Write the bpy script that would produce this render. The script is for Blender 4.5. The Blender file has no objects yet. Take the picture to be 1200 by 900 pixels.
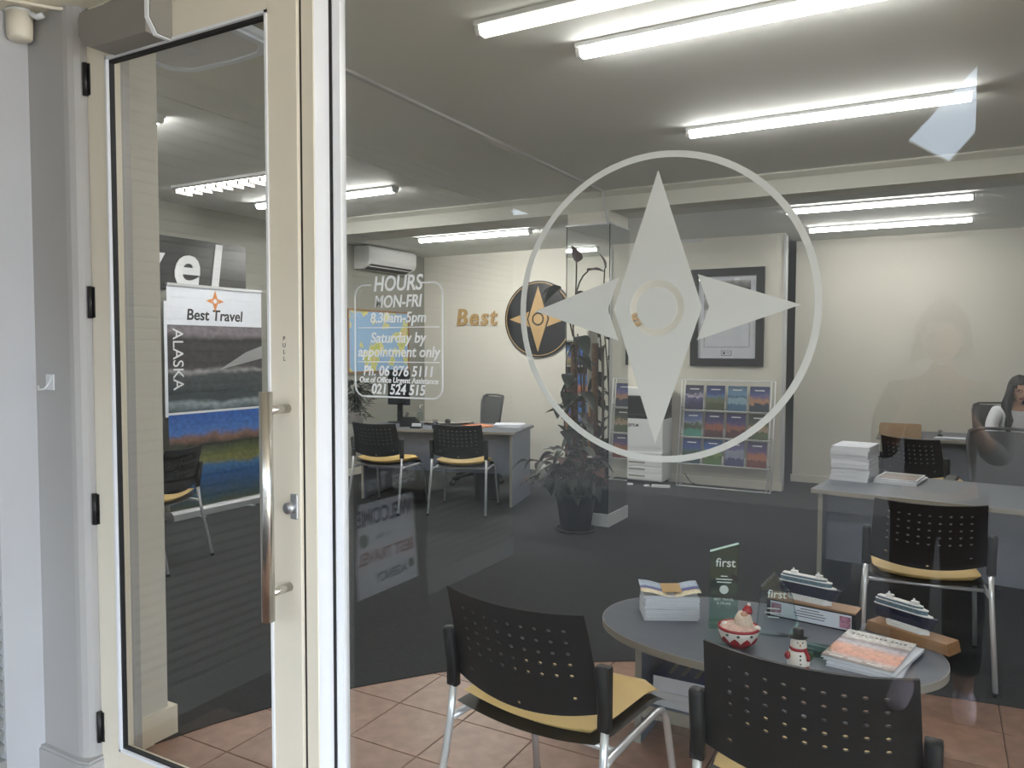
import bpy, bmesh, math, random
from mathutils import Matrix, Vector, Euler
random.seed(7)
sc = bpy.context.scene
col = sc.collection
R = math.radians

# ------------------------------------------------------------------ camera, sky, sun, exposure
cam_d = bpy.data.cameras.new('camera')
cam_d.sensor_width = 36; cam_d.lens = 27.0; cam_d.clip_start = 0.02; cam_d.clip_end = 200
cam = bpy.data.objects.new('camera', cam_d); col.objects.link(cam)
M = (Matrix.Rotation(R(29.1), 4, 'Z') @ Matrix.Rotation(R(90 - 2.6), 4, 'X') @ Matrix.Rotation(R(0.15), 4, 'Z'))
M.translation = (0, 0, 1.5)
cam.matrix_world = M
sc.camera = cam
w = bpy.data.worlds.new('world'); sc.world = w; w.use_nodes = True
bg = w.node_tree.nodes['Background']
bg.inputs[0].default_value = (0.74, 0.86, 1.0, 1); bg.inputs[1].default_value = 5.5
sun_d = bpy.data.lights.new('sun', 'SUN'); sun_d.energy = 13.0; sun_d.angle = R(0.6); sun_d.color = (1, 0.95, 0.86)
sun = bpy.data.objects.new('sun', sun_d); col.objects.link(sun)
sun.rotation_euler = Vector((-0.25, -0.62, -0.75)).to_track_quat('-Z', 'Y').to_euler()
sun.location = (2, 6, 9)
vs = sc.view_settings
vs.view_transform = 'Standard'; vs.look = 'None'; vs.gamma = 1; vs.exposure = 0.5; vs.use_curve_mapping = False
TUBE = 35.0          # radiance of the ceiling tubes

# ------------------------------------------------------------------ materials
def lin(c):
    return tuple(((v/255)/12.92 if v/255 <= .04045 else ((v/255+.055)/1.055)**2.4) for v in c)
MATS = {}
def mat(name, c, rough=.5, metal=0, var=0, scale=8, bump=0, bscale=60, spec=.5, rnd=0, stretch=None):
    """procedural material: base colour (sRGB 0-255), noise variation, bump, per-object tone"""
    if name in MATS: return MATS[name]
    m = bpy.data.materials.new(name); m.use_nodes = True; MATS[name] = m
    nt = m.node_tree; N = nt.nodes; L = nt.links
    b = N['Principled BSDF']; c = lin(c)
    b.inputs['Base Color'].default_value = (*c, 1); b.inputs['Roughness'].default_value = rough
    b.inputs['Metallic'].default_value = metal; b.inputs['Specular IOR Level'].default_value = spec
    tc = N.new('ShaderNodeTexCoord'); src = tc.outputs['Object']
    if stretch:
        mp = N.new('ShaderNodeMapping'); mp.inputs['Scale'].default_value = stretch
        L.new(src, mp.inputs[0]); src = mp.outputs[0]
    if var:
        n = N.new('ShaderNodeTexNoise'); n.inputs['Scale'].default_value = scale; n.inputs['Detail'].default_value = 5
        L.new(src, n.inputs['Vector'])
        mr = N.new('ShaderNodeMapRange'); mr.inputs['From Min'].default_value = .3; mr.inputs['From Max'].default_value = .7
        mr.inputs['To Min'].default_value = 1-var; mr.inputs['To Max'].default_value = 1+var
        L.new(n.outputs['Fac'], mr.inputs['Value']); fac = mr.outputs[0]
        if rnd:
            oi = N.new('ShaderNodeObjectInfo')
            m2 = N.new('ShaderNodeMapRange'); m2.inputs['To Min'].default_value = 1-rnd; m2.inputs['To Max'].default_value = 1+rnd
            L.new(oi.outputs['Random'], m2.inputs['Value'])
            mm = N.new('ShaderNodeMath'); mm.operation = 'MULTIPLY'
            L.new(fac, mm.inputs[0]); L.new(m2.outputs[0], mm.inputs[1]); fac = mm.outputs[0]
        vm = N.new('ShaderNodeVectorMath'); vm.operation = 'SCALE'; vm.inputs[0].default_value = c
        L.new(fac, vm.inputs['Scale']); L.new(vm.outputs[0], b.inputs['Base Color'])
    if bump:
        n2 = N.new('ShaderNodeTexNoise'); n2.inputs['Scale'].default_value = bscale; n2.inputs['Detail'].default_value = 4
        L.new(src, n2.inputs['Vector'])
        bp = N.new('ShaderNodeBump'); bp.inputs['Strength'].default_value = bump; bp.inputs['Distance'].default_value = .01
        L.new(n2.outputs['Fac'], bp.inputs['Height']); L.new(bp.outputs[0], b.inputs['Normal'])
    return m

def emit(name, c, s):
    m = bpy.data.materials.new(name); m.use_nodes = True; MATS[name] = m
    nt = m.node_tree; nt.nodes.clear()
    e = nt.nodes.new('ShaderNodeEmission'); o = nt.nodes.new('ShaderNodeOutputMaterial')
    e.inputs[0].default_value = (*lin(c), 1); e.inputs[1].default_value = s
    nt.links.new(e.outputs[0], o.inputs[0]); return m

def glass(name, tint, f0=.04, rough=0.0):
    """clear sheet: see-through tint mixed with a mirror reflection by a Schlick curve"""
    m = bpy.data.materials.new(name); m.use_nodes = True; MATS[name] = m
    nt = m.node_tree; nt.nodes.clear(); N = nt.nodes; L = nt.links
    o = N.new('ShaderNodeOutputMaterial'); mx = N.new('ShaderNodeMixShader')
    t = N.new('ShaderNodeBsdfTransparent'); t.inputs[0].default_value = (*tint, 1)
    g = N.new('ShaderNodeBsdfGlossy'); g.inputs['Roughness'].default_value = rough
    lw = N.new('ShaderNodeLayerWeight'); lw.inputs['Blend'].default_value = .5
    p = N.new('ShaderNodeMath'); p.operation = 'POWER'; p.inputs[1].default_value = 5
    ma = N.new('ShaderNodeMath'); ma.operation = 'MULTIPLY_ADD'; ma.inputs[1].default_value = 1-f0; ma.inputs[2].default_value = f0
    L.new(lw.outputs['Facing'], p.inputs[0]); L.new(p.outputs[0], ma.inputs[0]); L.new(ma.outputs[0], mx.inputs[0])
    L.new(t.outputs[0], mx.inputs[1]); L.new(g.outputs[0], mx.inputs[2]); L.new(mx.outputs[0], o.inputs[0])
    return m

def film(name, c, thin=.35, clear=0.0):
    """vinyl film: scatters light both ways"""
    m = bpy.data.materials.new(name); m.use_nodes = True; MATS[name] = m
    nt = m.node_tree; nt.nodes.clear(); N = nt.nodes; L = nt.links
    o = N.new('ShaderNodeOutputMaterial'); mx = N.new('ShaderNodeMixShader'); mx.inputs[0].default_value = thin
    d = N.new('ShaderNodeBsdfDiffuse'); t = N.new('ShaderNodeBsdfTranslucent')
    for s in (d, t): s.inputs[0].default_value = (*lin(c), 1)
    L.new(d.outputs[0], mx.inputs[1]); L.new(t.outputs[0], mx.inputs[2])
    out = mx
    if clear:
        m2 = N.new('ShaderNodeMixShader'); m2.inputs[0].default_value = clear
        tr = N.new('ShaderNodeBsdfTransparent'); L.new(mx.outputs[0], m2.inputs[1]); L.new(tr.outputs[0], m2.inputs[2]); out = m2
    L.new(out.outputs[0], o.inputs[0]); return m

def pic(name, stops, amp=.12, scale=4, axis=2, rough=.35, second=0):
    """printed picture: ragged colour bands along one axis of the sheet"""
    m = bpy.data.materials.new(name); m.use_nodes = True; MATS[name] = m
    nt = m.node_tree; N = nt.nodes; L = nt.links; b = N['Principled BSDF']
    b.inputs['Roughness'].default_value = rough
    tc = N.new('ShaderNodeTexCoord'); sp = N.new('ShaderNodeSeparateXYZ'); L.new(tc.outputs['Generated'], sp.inputs[0])
    n = N.new('ShaderNodeTexNoise'); n.inputs['Scale'].default_value = scale; n.inputs['Detail'].default_value = 6
    L.new(tc.outputs['Generated'], n.inputs['Vector'])
    a = N.new('ShaderNodeMath'); a.operation = 'SUBTRACT'; a.inputs[1].default_value = .5; L.new(n.outputs['Fac'], a.inputs[0])
    k = N.new('ShaderNodeMath'); k.operation = 'MULTIPLY_ADD'; k.inputs[1].default_value = amp*2
    L.new(a.outputs[0], k.inputs[0]); L.new(sp.outputs[axis], k.inputs[2])
    r = N.new('ShaderNodeValToRGB'); el = r.color_ramp.elements
    while len(el) < len(stops): el.new(.5)
    for e, (p, c) in zip(el, stops): e.position = p; e.color = (*lin(c), 1)
    L.new(k.outputs[0], r.inputs[0])
    n3 = N.new('ShaderNodeTexNoise'); n3.inputs['Scale'].default_value = scale*6; n3.inputs['Detail'].default_value = 5
    L.new(tc.outputs['Generated'], n3.inputs['Vector'])
    mr = N.new('ShaderNodeMapRange'); mr.inputs['From Min'].default_value = .3; mr.inputs['From Max'].default_value = .7; mr.inputs['To Min'].default_value = .62; mr.inputs['To Max'].default_value = 1.15
    L.new(n3.outputs['Fac'], mr.inputs['Value'])
    vm = N.new('ShaderNodeVectorMath'); vm.operation = 'SCALE'; L.new(r.outputs[0], vm.inputs[0]); L.new(mr.outputs[0], vm.inputs['Scale'])
    L.new(vm.outputs[0], b.inputs['Base Color'])
    return m

mat('cream_paint', (238, 230, 212), .35, var=.015, scale=2)
mat('white_paint', (196, 197, 200), .4, var=.02, scale=3)
mat('pillar_paint', (176, 174, 172), .45, var=.02, scale=3)
mat('white_alu', (242, 244, 248), .3)
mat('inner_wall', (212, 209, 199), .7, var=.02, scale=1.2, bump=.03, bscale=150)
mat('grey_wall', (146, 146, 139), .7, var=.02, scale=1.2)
mat('ceiling_paint', (222, 224, 221), .75, var=.02, scale=1.5)
mat('beam_paint', (196, 196, 188), .7, var=.02, scale=1.5)
mat('carpet', (46, 48, 50), .95, var=.22, scale=90, bump=.6, bscale=220)
mat('tile', (150, 118, 102), .38, var=.2, scale=14, bump=.05, bscale=40, rnd=.09)
mat('grout', (104, 86, 76), .9, var=.1, scale=60)
mat('concrete', (72, 68, 66), .9, var=.12, scale=10)
mat('bounce_paving', (206, 194, 176), .9, var=.08, scale=6)
mat('asphalt', (66, 65, 64), .95, var=.2, scale=40)
mat('rubber', (26, 26, 27), .6)
mat('black_metal', (30, 29, 30), .45)
mat('grey_metal', (142, 138, 132), .45, var=.02)
mat('steel', (214, 212, 206), .26, 1.0, var=.03, scale=40, stretch=(1, 1, .03))
mat('chrome', (236, 238, 242), .22, .5)
mat('black_plastic', (20, 20, 22), .5, bump=.05, bscale=400)
mat('tan_leather', (208, 176, 112), .5, var=.05, scale=12, bump=.08, bscale=220)
mat('desk_grey', (92, 97, 108), .45, var=.06, scale=30, stretch=(.12, 1, 1))
mat('desk_panel', (118, 124, 138), .5, var=.04, scale=20)
mat('desk_edge', (152, 148, 140), .5)
mat('mesh_grey', (88, 90, 92), .7)
mat('paper', (222, 226, 236), .7, var=.03, scale=20)
mat('paper_page', (214, 216, 222), .8, var=.08, scale=4, stretch=(1, 1, 90))
mat('wood', (150, 112, 78), .5, var=.16, scale=10, stretch=(1, 8, 8), bump=.04)
mat('card', (176, 152, 126), .8, var=.06, scale=12)
mat('gold', (178, 146, 98), .45, var=.04)
mat('black_gloss', (22, 22, 24), .3)
mat('white_plastic', (226, 228, 230), .35)
mat('screen_black', (24, 26, 30), .25)
mat('leaf', (46, 54, 42), .45, var=.3, scale=9, rnd=.35)
mat('leaf_red', (84, 54, 52), .45, var=.3, scale=9, rnd=.3)
mat('leaf_dark', (34, 46, 34), .5, var=.3, scale=9, rnd=.35)
mat('stem', (74, 62, 48), .7, var=.2)
mat('coir', (96, 70, 48), .95, var=.3, scale=40, bump=.8, bscale=90)
mat('soil', (48, 38, 30), .95, var=.3, scale=60)
mat('pot_black', (32, 34, 37), .5)
mat('red_glaze', (158, 34, 44), .25)
mat('white_glaze', (232, 226, 220), .3)
mat('cocoa_cream', (214, 180, 168), .6, var=.2, scale=60)
mat('beard', (226, 208, 190), .8, var=.15, scale=90, bump=.6, bscale=160)
mat('skin', (206, 160, 136), .55)
mat('lips', (168, 80, 78), .45)
mat('eye', (40, 30, 26), .2)
mat('hair', (30, 22, 21), .6, var=.3, scale=60, stretch=(1, 1, .15))
mat('white_blouse', (226, 228, 234), .8, var=.03)
mat('dark_cloth', (50, 52, 58), .9, var=.1)
mat('shoe_pale', (236, 222, 240), .6)
mat('grey_cloth', (150, 152, 156), .9, var=.08)
mat('green_dark', (40, 70, 46), .5)
mat('passage_dark', (60, 58, 56), .7)
mat('passage_door', (70, 62, 58), .6)
mat('cladding', (150, 150, 146), .6, var=.03)
mat('opposite_wall', (78, 78, 76), .85, var=.08, scale=2)
mat('silver', (188, 190, 194), .35, .8)
mat('hull_navy', (28, 32, 54), .4)
mat('ship_white', (232, 232, 232), .4)
mat('ship_glass', (96, 120, 134), .3, var=.4, scale=160)
mat('whiteboard', (240, 244, 252), .35)
mat('marker_blue', (30, 36, 100), .6)
mat('marker_red', (160, 30, 44), .6)
mat('marker_green', (60, 110, 80), .6)
mat('letter_white', (226, 228, 232), .5)
mat('ink', (40, 38, 40), .6)
mat('orange_ink', (206, 130, 66), .5)
mat('blue_cover', (34, 52, 104), .3, var=.4, scale=9)
mat('orange_folder', (206, 128, 84), .6)
mat('reflected_sky_rim', (236, 244, 255), .3)  # blue-white of reflected sky, put into the rim colour
emit('tube', (255, 252, 247), TUBE); emit('tube_twin', (255, 252, 246), TUBE*2.8); emit('tube_soft', (255, 252, 246), TUBE*.8); emit('tube_dim', (255, 250, 236), TUBE*.12)
glass('pane', (.955, .965, .96), .042)
glass('award_green', (.72, .90, .83), .05)
glass('award_clear', (.88, .93, .94), .06)
glass('frame_glass', (.97, .97, .97), .04)
film('frost', (226, 228, 226), .5)
film('frost_letter', (244, 246, 248), .45)
MATS['mirror'] = None; mat_m = bpy.data.materials.new('mirror'); mat_m.use_nodes = True; MATS['mirror'] = mat_m
_b = mat_m.node_tree.nodes['Principled BSDF']; _b.inputs['Metallic'].default_value = 1; _b.inputs['Roughness'].default_value = .015
_b.inputs['Base Color'].default_value = (.82, .84, .83, 1)

# ------------------------------------------------------------------ mesh helpers
class MB:
    """collects shapes of one mesh"""
    def __init__(s): s.bm = bmesh.new(); s.mi = 0
    def _add(s, vs, fs, smooth=False, T=None):
        V = [s.bm.verts.new(T @ Vector(v) if T else v) for v in vs]
        for f in fs:
            try:
                F = s.bm.faces.new([V[i] for i in f]); F.smooth = smooth; F.material_index = s.mi
            except ValueError: pass
        return s
    def box(s, x0, x1, y0, y1, z0, z1, T=None, bev=0):
        if bev:
            b = bmesh.new(); bmesh.ops.create_cube(b, size=1)
            for v in b.verts: v.co = Vector(((x0+x1)/2+v.co.x*(x1-x0), (y0+y1)/2+v.co.y*(y1-y0), (z0+z1)/2+v.co.z*(z1-z0)))
            bmesh.ops.bevel(b, geom=list(b.edges), offset=bev, segments=2, affect='EDGES', profile=.5)
            b.verts.index_update()
            s._add([v.co.copy() for v in b.verts], [[v.index for v in f.verts] for f in b.faces], False, T); b.free(); return s
        vs = [(x, y, z) for z in (z0, z1) for y in (y0, y1) for x in (x0, x1)]
        return s._add(vs, [(0, 2, 3, 1), (4, 5, 7, 6), (0, 1, 5, 4), (2, 6, 7, 3), (0, 4, 6, 2), (1, 3, 7, 5)], False, T)
    def prism(s, poly, a0, a1, axis='z', T=None, smooth=False):
        """extrude a 2D outline; axis z: (x,y); axis y: (x,z); axis x: (y,z)"""
        def P(p, a): return (p[0], p[1], a) if axis == 'z' else ((p[0], a, p[1]) if axis == 'y' else (a, p[0], p[1]))
        n = len(poly); vs = [P(p, a0) for p in poly]+[P(p, a1) for p in poly]
        s._add(vs, [tuple(range(n))[::-1], tuple(range(n, 2*n))]+[(i, (i+1) % n, n+(i+1) % n, n+i) for i in range(n)], smooth, T)
        return s
    def ring(s, outer, inner, a0, a1, axis='y', T=None):
        """flat band between two outlines of equal count"""
        def P(p, a): return (p[0], p[1], a) if axis == 'z' else ((p[0], a, p[1]) if axis == 'y' else (a, p[0], p[1]))
        n = len(outer); vs = [P(p, a) for a in (a0, a1) for q in (outer, inner) for p in q]
        fs = []
        for i in range(n):
            j = (i+1) % n
            fs += [(i, j, n+j, n+i), (2*n+i, 3*n+i, 3*n+j, 2*n+j), (i, 2*n+i, 2*n+j, j), (n+i, n+j, 3*n+j, 3*n+i)]
        return s._add(vs, fs, False, T)
    def tube(s, path, r, n=10, cap=True, T=None, flat=1):
        path = [Vector(p) for p in path]; rr = r if isinstance(r, (list, tuple)) else [r]*len(path)
        vs = []; prev = None
        for i, p in enumerate(path):
            d = (path[min(i+1, len(path)-1)]-path[max(i-1, 0)]).normalized()
            if prev is None:
                u = d.cross(Vector((0, 0, 1)))
                if u.length < .05: u = d.cross(Vector((0, 1, 0)))
            else: u = prev-d*prev.dot(d)
            u.normalize(); prev = u; v = d.cross(u)
            for k in range(n):
                a = 2*math.pi*k/n; vs.append(p+(u*math.cos(a)+v*math.sin(a)*flat)*rr[i])
        fs = [(i*n+k, i*n+(k+1) % n, (i+1)*n+(k+1) % n, (i+1)*n+k) for i in range(len(path)-1) for k in range(n)]
        if cap: fs += [tuple(range(n))[::-1], tuple(range((len(path)-1)*n, len(path)*n))]
        return s._add(vs, fs, True, T)
    def lathe(s, prof, n=24, T=None, cap=True, sx=1, sy=1):
        vs = [(r*math.cos(2*math.pi*k/n)*sx, r*math.sin(2*math.pi*k/n)*sy, z) for r, z in prof for k in range(n)]
        fs = [(i*n+k, i*n+(k+1) % n, (i+1)*n+(k+1) % n, (i+1)*n+k) for i in range(len(prof)-1) for k in range(n)]
        if cap: fs += [tuple(range(n))[::-1], tuple(range((len(prof)-1)*n, len(prof)*n))]
        return s._add(vs, fs, True, T)
    def ball(s, c, r, n=14, T=None):
        r = (r, r, r) if isinstance(r, (int, float)) else r
        prof = []; m = n//2
        vs = [(c[0]+r[0]*math.sin(math.pi*i/m)*math.cos(2*math.pi*k/n), c[1]+r[1]*math.sin(math.pi*i/m)*math.sin(2*math.pi*k/n), c[2]-r[2]*math.cos(math.pi*i/m)) for i in range(m+1) for k in range(n)]
        fs = [(i*n+k, i*n+(k+1) % n, (i+1)*n+(k+1) % n, (i+1)*n+k) for i in range(m) for k in range(n)]
        s._add(vs, fs, True, T); return s
    def text(s, body, size, T, extrude=.0006, shear=0, bold=0, align='CENTER', spacing=1, fit=0):
        """lettering in local XZ facing -Y, then moved by T"""
        cu = bpy.data.curves.new('lettering', 'FONT'); cu.body = body; cu.size = size; cu.extrude = extrude
        cu.shear = shear; cu.offset = bold; cu.align_x = align; cu.align_y = 'CENTER'; cu.space_character = spacing; cu.resolution_u = 4
        ob = bpy.data.objects.new('lettering', cu)
        me = bpy.data.meshes.new_from_object(ob)
        X = T @ Matrix.Rotation(R(90), 4, 'X')
        if fit:
            xs_ = [v.co.x for v in me.vertices]; X = X @ Matrix.Diagonal((fit/(max(xs_)-min(xs_)), 1, 1, 1))
        s._add([v.co.copy() for v in me.vertices], [tuple(p.vertices) for p in me.polygons], False, X)
        bpy.data.objects.remove(ob); bpy.data.curves.remove(cu); bpy.data.meshes.remove(me)
        return s
    def mesh(s, name, mats, weld=False):
        if weld: bmesh.ops.remove_doubles(s.bm, verts=list(s.bm.verts), dist=1e-5)
        bmesh.ops.recalc_face_normals(s.bm, faces=list(s.bm.faces))
        me = bpy.data.meshes.new(name); s.bm.to_mesh(me); s.bm.free()
        for m in (mats if isinstance(mats, (list, tuple)) else [mats]): me.materials.append(MATS[m])
        return me

def put(name, data, parent=None, loc=(0, 0, 0), rz=0):
    o = bpy.data.objects.new(name, data); col.objects.link(o)
    o.location = loc; o.rotation_euler = (0, 0, rz)
    if parent: o.parent = parent
    return o
def obj(name, mb, m, parent=None, loc=(0, 0, 0), rz=0, label=None, weld=False):
    o = put(name, mb.mesh(name, m, weld), parent, loc, rz)
    if label: o['label'] = label
    return o
def tag(o, label, cat, group=None):
    o['label'] = label; o['category'] = cat
    if group: o['group'] = group
    return o
def struct(o, label=None):
    o['kind'] = 'structure'
    if label: o['label'] = label
    return o
def thing(name, label, cat, loc=(0, 0, 0), rz=0, group=None):
    return tag(put(name, None, None, loc, rz), label, cat, group)
def T(x=0, y=0, z=0, rz=0, rx=0, ry=0, s=1):
    return Matrix.Translation((x, y, z)) @ Euler((rx, ry, rz)).to_matrix().to_4x4() @ Matrix.Scale(s, 4)
def copy_tree(o, parent=None):
    c = o.copy(); col.objects.link(c)
    if parent: c.parent = parent
    for ch in list(o.children): copy_tree(ch, c)
    return c
def circle(cx, cz, r, n=64): return [(cx+r*math.cos(2*math.pi*k/n), cz+r*math.sin(2*math.pi*k/n)) for k in range(n)]
def rrect(x0, x1, z0, z1, r, n=5):
    out = []
    for cx, cz, a in ((x1-r, z1-r, 0), (x0+r, z1-r, 90), (x0+r, z0+r, 180), (x1-r, z0+r, 270)):
        for k in range(n+1): a2 = R(a+90*k/n); out.append((cx+r*math.cos(a2), cz+r*math.sin(a2)))
    return out

# ================================================================== STRUCTURE
GY = 1.62     # window glass plane
XL = -6.05    # inner left wall
# --- floor: grout bed with single tiles, carpet with a curved edge over it
fl = struct(obj('floor', MB().box(-2.72, 3.2, .98, 3.98, -.10, -.006), 'grout'), 'terracotta tiled entry floor')
tm = MB(); P_ = .317; h_ = P_/2-.002
tm.prism([(-h_, -h_), (h_, -h_), (h_, h_), (-h_, h_)], -.006, -.0015)
tm._add([(sx*(h_-q), sy*(h_-q), z) for q, z in ((0, -.0015), (.0015, 0)) for sx, sy in ((-1, -1), (1, -1), (1, 1), (-1, 1))],
        [(4, 5, 6, 7)]+[(i, (i+1) % 4, 4+(i+1) % 4, 4+i) for i in range(4)])
tile_me = tm.mesh('tile', 'tile')
for i in range(-3, 16):
    for j in range(-5, 5):
        x = -1.966+P_*(i+.5); y = 2.56+P_*(j+.5)
        if x-h_ < -2.73 or y+h_ > 4.0 or x > 3.1: continue
        if y > 1.9 and x < -2.6: continue
        put('tile', tile_me, fl, (x, y, 0), random.choice((0, 1, 2, 3))*math.pi/2)
arc = [(-2.60, 1.72), (-2.57, 1.80), (-2.50, 2.04), (-2.40, 2.275), (-2.25, 2.545), (-1.99, 2.90), (-1.65, 3.21), (-1.26, 3.456), (-.8, 3.62), (-.3, 3.72), (.36, 3.80), (1.2, 3.86), (3.2, 3.9)]
struct(obj('floor', MB().prism(arc+[(3.2, 10.3), (XL, 10.3), (XL, 1.72)], -.09, .004), 'carpet'), 'charcoal carpet with curved front edge')
struct(obj('footpath', MB().box(-14, 14, -4.4, .98, -.12, -.003), 'concrete'), 'grey concrete footpath in the street')
struct(obj('bounce_ground', MB().box(3.32, 16, .98, 12, -.12, -.003), 'bounce_paving'), 'added pale ground beside the shop, unseen, bouncing sun onto the front')  # unseen ground, added so that sun bounces onto the shopfront
struct(obj('footpath', MB().box(2.6, 16, -4.4, .98, -.002, .004), 'bounce_paving'), 'added pale paving right of the entry, unseen, bouncing sun onto the front')  # nearer part of the added sun-bouncing ground, out of view
struct(obj('road', MB().box(-30, 30, -16, -4.4, -.22, -.12), 'asphalt'), 'asphalt road across the street side')
# --- ceiling
CZ = 2.81; CB = 2.72
struct(obj('ceiling', MB().box(XL-.1, 3.3, 1.66, 6.2, CZ, CZ+.2), 'ceiling_paint'), 'grey-white main ceiling')
struct(obj('ceiling', MB().box(XL-.1, 3.3, 6.2, 10.4, CB, CB+.29), 'ceiling_paint'), 'lower grey-white ceiling at the back')
struct(obj('trim_1', MB().box(XL, 3.2, 6.0, 6.46, 2.65, CZ), 'beam_paint'), 'painted beam crossing the ceiling')
struct(obj('trim_2', MB().prism([(6.0, CZ), (5.955, CZ), (5.955, CZ-.012), (6.0, CZ-.045)], XL, 3.2, 'x'), 'beam_paint'), 'narrow cornice along the beam')
struct(obj('trim_3', MB().box(-2.484, -2.452, 1.7, 6.0, CZ-.014, CZ), 'white_paint'), 'white cover strip on the ceiling')
struct(obj('trim_4', MB().box(-3.62, -3.56, 1.7, 6.0, CZ-.005, CZ), 'ceiling_paint'), 'flat batten on the ceiling')
# --- walls
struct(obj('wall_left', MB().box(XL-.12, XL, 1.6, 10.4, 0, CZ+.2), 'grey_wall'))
struct(obj('wall_right', MB().box(3.2, 3.32, 1.6, 10.4, 0, CZ+.2), 'inner_wall'))
wb = struct(obj('wall_back', MB().box(XL, -1.44, 8.45, 8.55, 0, CZ), 'inner_wall'))
struct(obj('wall_back', MB().box(-1.44, 3.2, 9.17, 9.27, 0, CZ), 'inner_wall'))
struct(obj('trim_5', MB().box(-1.448, -1.425, 8.436, 8.564, 0, 2.70), 'white_paint'), 'white edging on the partition end')
struct(obj('trim_6', MB().box(-2.75, -2.3, 8.435, 8.45, 2.685, 2.72), 'white_paint'))
struct(obj('baseboard_back', MB().box(XL, -1.425, 8.43, 8.45, 0, .09), 'inner_wall'))
struct(obj('baseboard_back', MB().box(-1.455, 3.2, 9.15, 9.17, 0, .085), 'inner_wall'))
struct(obj('baseboard_left', MB().box(XL, XL+.015, 1.9, 8.43, 0, .09), 'inner_wall'))
struct(obj('wall_passage', MB().box(-4.2, 3.2, 10.1, 10.2, 0, CZ).box(-4.3, -4.2, 8.55, 10.2, 0, CZ), 'passage_dark'))
d2 = struct(put('door_2', None, None, (-2.35, 10.1, 0)), 'dark door in the back passage')
obj('door_leaf', MB().box(-.42, .42, -.05, 0, .02, 2.1), 'passage_door', d2)
obj('door_frame', MB().box(-.5, -.42, -.07, 0, 0, 2.18).box(.42, .5, -.07, 0, 0, 2.18).box(-.5, .5, -.07, 0, 2.1, 2.18), 'passage_door', d2)
obj('door_handle', MB().ball((.34, -.09, .95), .028).tube([(.34, -.05, .95), (.34, -.09, .95)], .012), 'steel', d2)
struct(obj('wall_front', MB().box(XL, -2.58, 1.66, 1.90, 0, CZ), 'inner_wall'))
struct(obj('wall_front', MB().box(-2.72, 3.3, 1.64, 1.74, 2.62, 7.2), 'inner_wall'))
struct(obj('wall_front', MB().box(1.75, 3.3, 1.56, 1.74, -.1, 2.62), 'inner_wall'))
struct(obj('baseboard_front', MB().prism([(-2.60, 1.68), (-2.562, 1.68), (-2.562, 1.93), (XL, 1.93), (XL, 1.89), (-2.60, 1.89)], 0, .115), 'cream_paint'))
# --- entry outside
pl = MB().prism([(-2.72, 1.50), (-2.50, 1.50)]+[(-2.50+.05*math.sin(R(a)), 1.55-.05*math.cos(R(a))) for a in (22, 45, 67, 90)]+[(-2.45, 1.70), (-2.72, 1.70)], 0, 2.6)
struct(obj('pillar', pl, 'pillar_paint'), 'smooth painted pillar with a rounded corner beside the door')
struct(obj('baseboard_pillar', MB().prism([(-2.72, 1.478), (-2.475, 1.478), (-2.43, 1.49), (-2.43, 1.56), (-2.72, 1.56)], 0, .115).prism([(-2.72, 1.484), (-2.475, 1.484), (-2.437, 1.495), (-2.437, 1.55), (-2.72, 1.55)], .115, .124), 'pillar_paint'))
wl = struct(obj('wall_entry', MB().box(-2.95, -2.724, -1.62, 1.74, -.1, 2.9), 'cladding'), 'ribbed side wall of the entry')
bm_ = MB(); bm_.prism([(-2.724, 0), (-2.706, .006), (-2.699, .034), (-2.724, .040)], -1.62, 1.37, 'y', T=None)
rib = bm_.mesh('slat', 'cladding')
for k in range(57): put('slat', rib, wl, (0, 0, .14+k*.0435))
obj('base_rail', MB().box(-2.724, -2.690, -1.62, 1.37, -.004, .125), 'cladding', wl)
struct(obj('trim_7', MB().box(-2.724, -2.695, 1.385, 1.50, 0, 2.6).box(-2.724, -2.69, 1.37, 1.385, 0, 2.58), 'white_paint'), 'white corner board on the side wall')
# canopy with an opening to the sky
hole = [(.10, -.27), (.13, -1.34), (.02, -1.99), (-.175, -1.35)]
cp = MB(); Z0, Z1 = 2.60, 2.612
ob_ = [(3.5, 1.64), (3.5, -2.7), (-2.95, -2.7), (-2.95, 1.64)]
cp.ring([ob_[0], ob_[1], ob_[2], ob_[3]], [hole[0], hole[1], hole[2], hole[3]], Z0, Z1, 'z')
struct(obj('canopy', cp, 'cream_paint'), 'flat street canopy over the entry')
struct(obj('wall_opposite', MB().box(-30, 30, -17, -16, -.2, 5.3), 'opposite_wall'), 'building across the street')

# --- door
dr = struct(put('door_1', None, None, (0, 0, 0)), 'cream aluminium glazed entrance door')
DY0, DY1 = 1.545, 1.59
zb, zt, xl, xr = .165, 2.425, -2.345, -1.63
obj('stile', MB().box(-2.437, xl, DY0, DY1, .012, 2.53, bev=.002), 'cream_paint', dr)
obj('stile', MB().box(xr, -1.522, DY0, DY1, .012, 2.53, bev=.002), 'cream_paint', dr)
obj('rail', MB().box(xl, xr, DY0, DY1, zt, 2.53), 'cream_paint', dr)
obj('rail', MB().box(xl, xr, DY0, DY1, .012, zb), 'cream_paint', dr)
bd = MB().box(xl, xl+.008, DY0-.004, DY0+.012, zb, zt).box(xl, xr, DY0-.004, DY0+.012, zb, zb+.008).box(xl, xr, DY0-.004, DY0+.012, zt-.008, zt).box(xr-.008, xr, DY0-.004, DY0+.012, zb, zt)
obj('glazing_bead', bd, 'white_alu', dr)
gk = MB()
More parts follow.
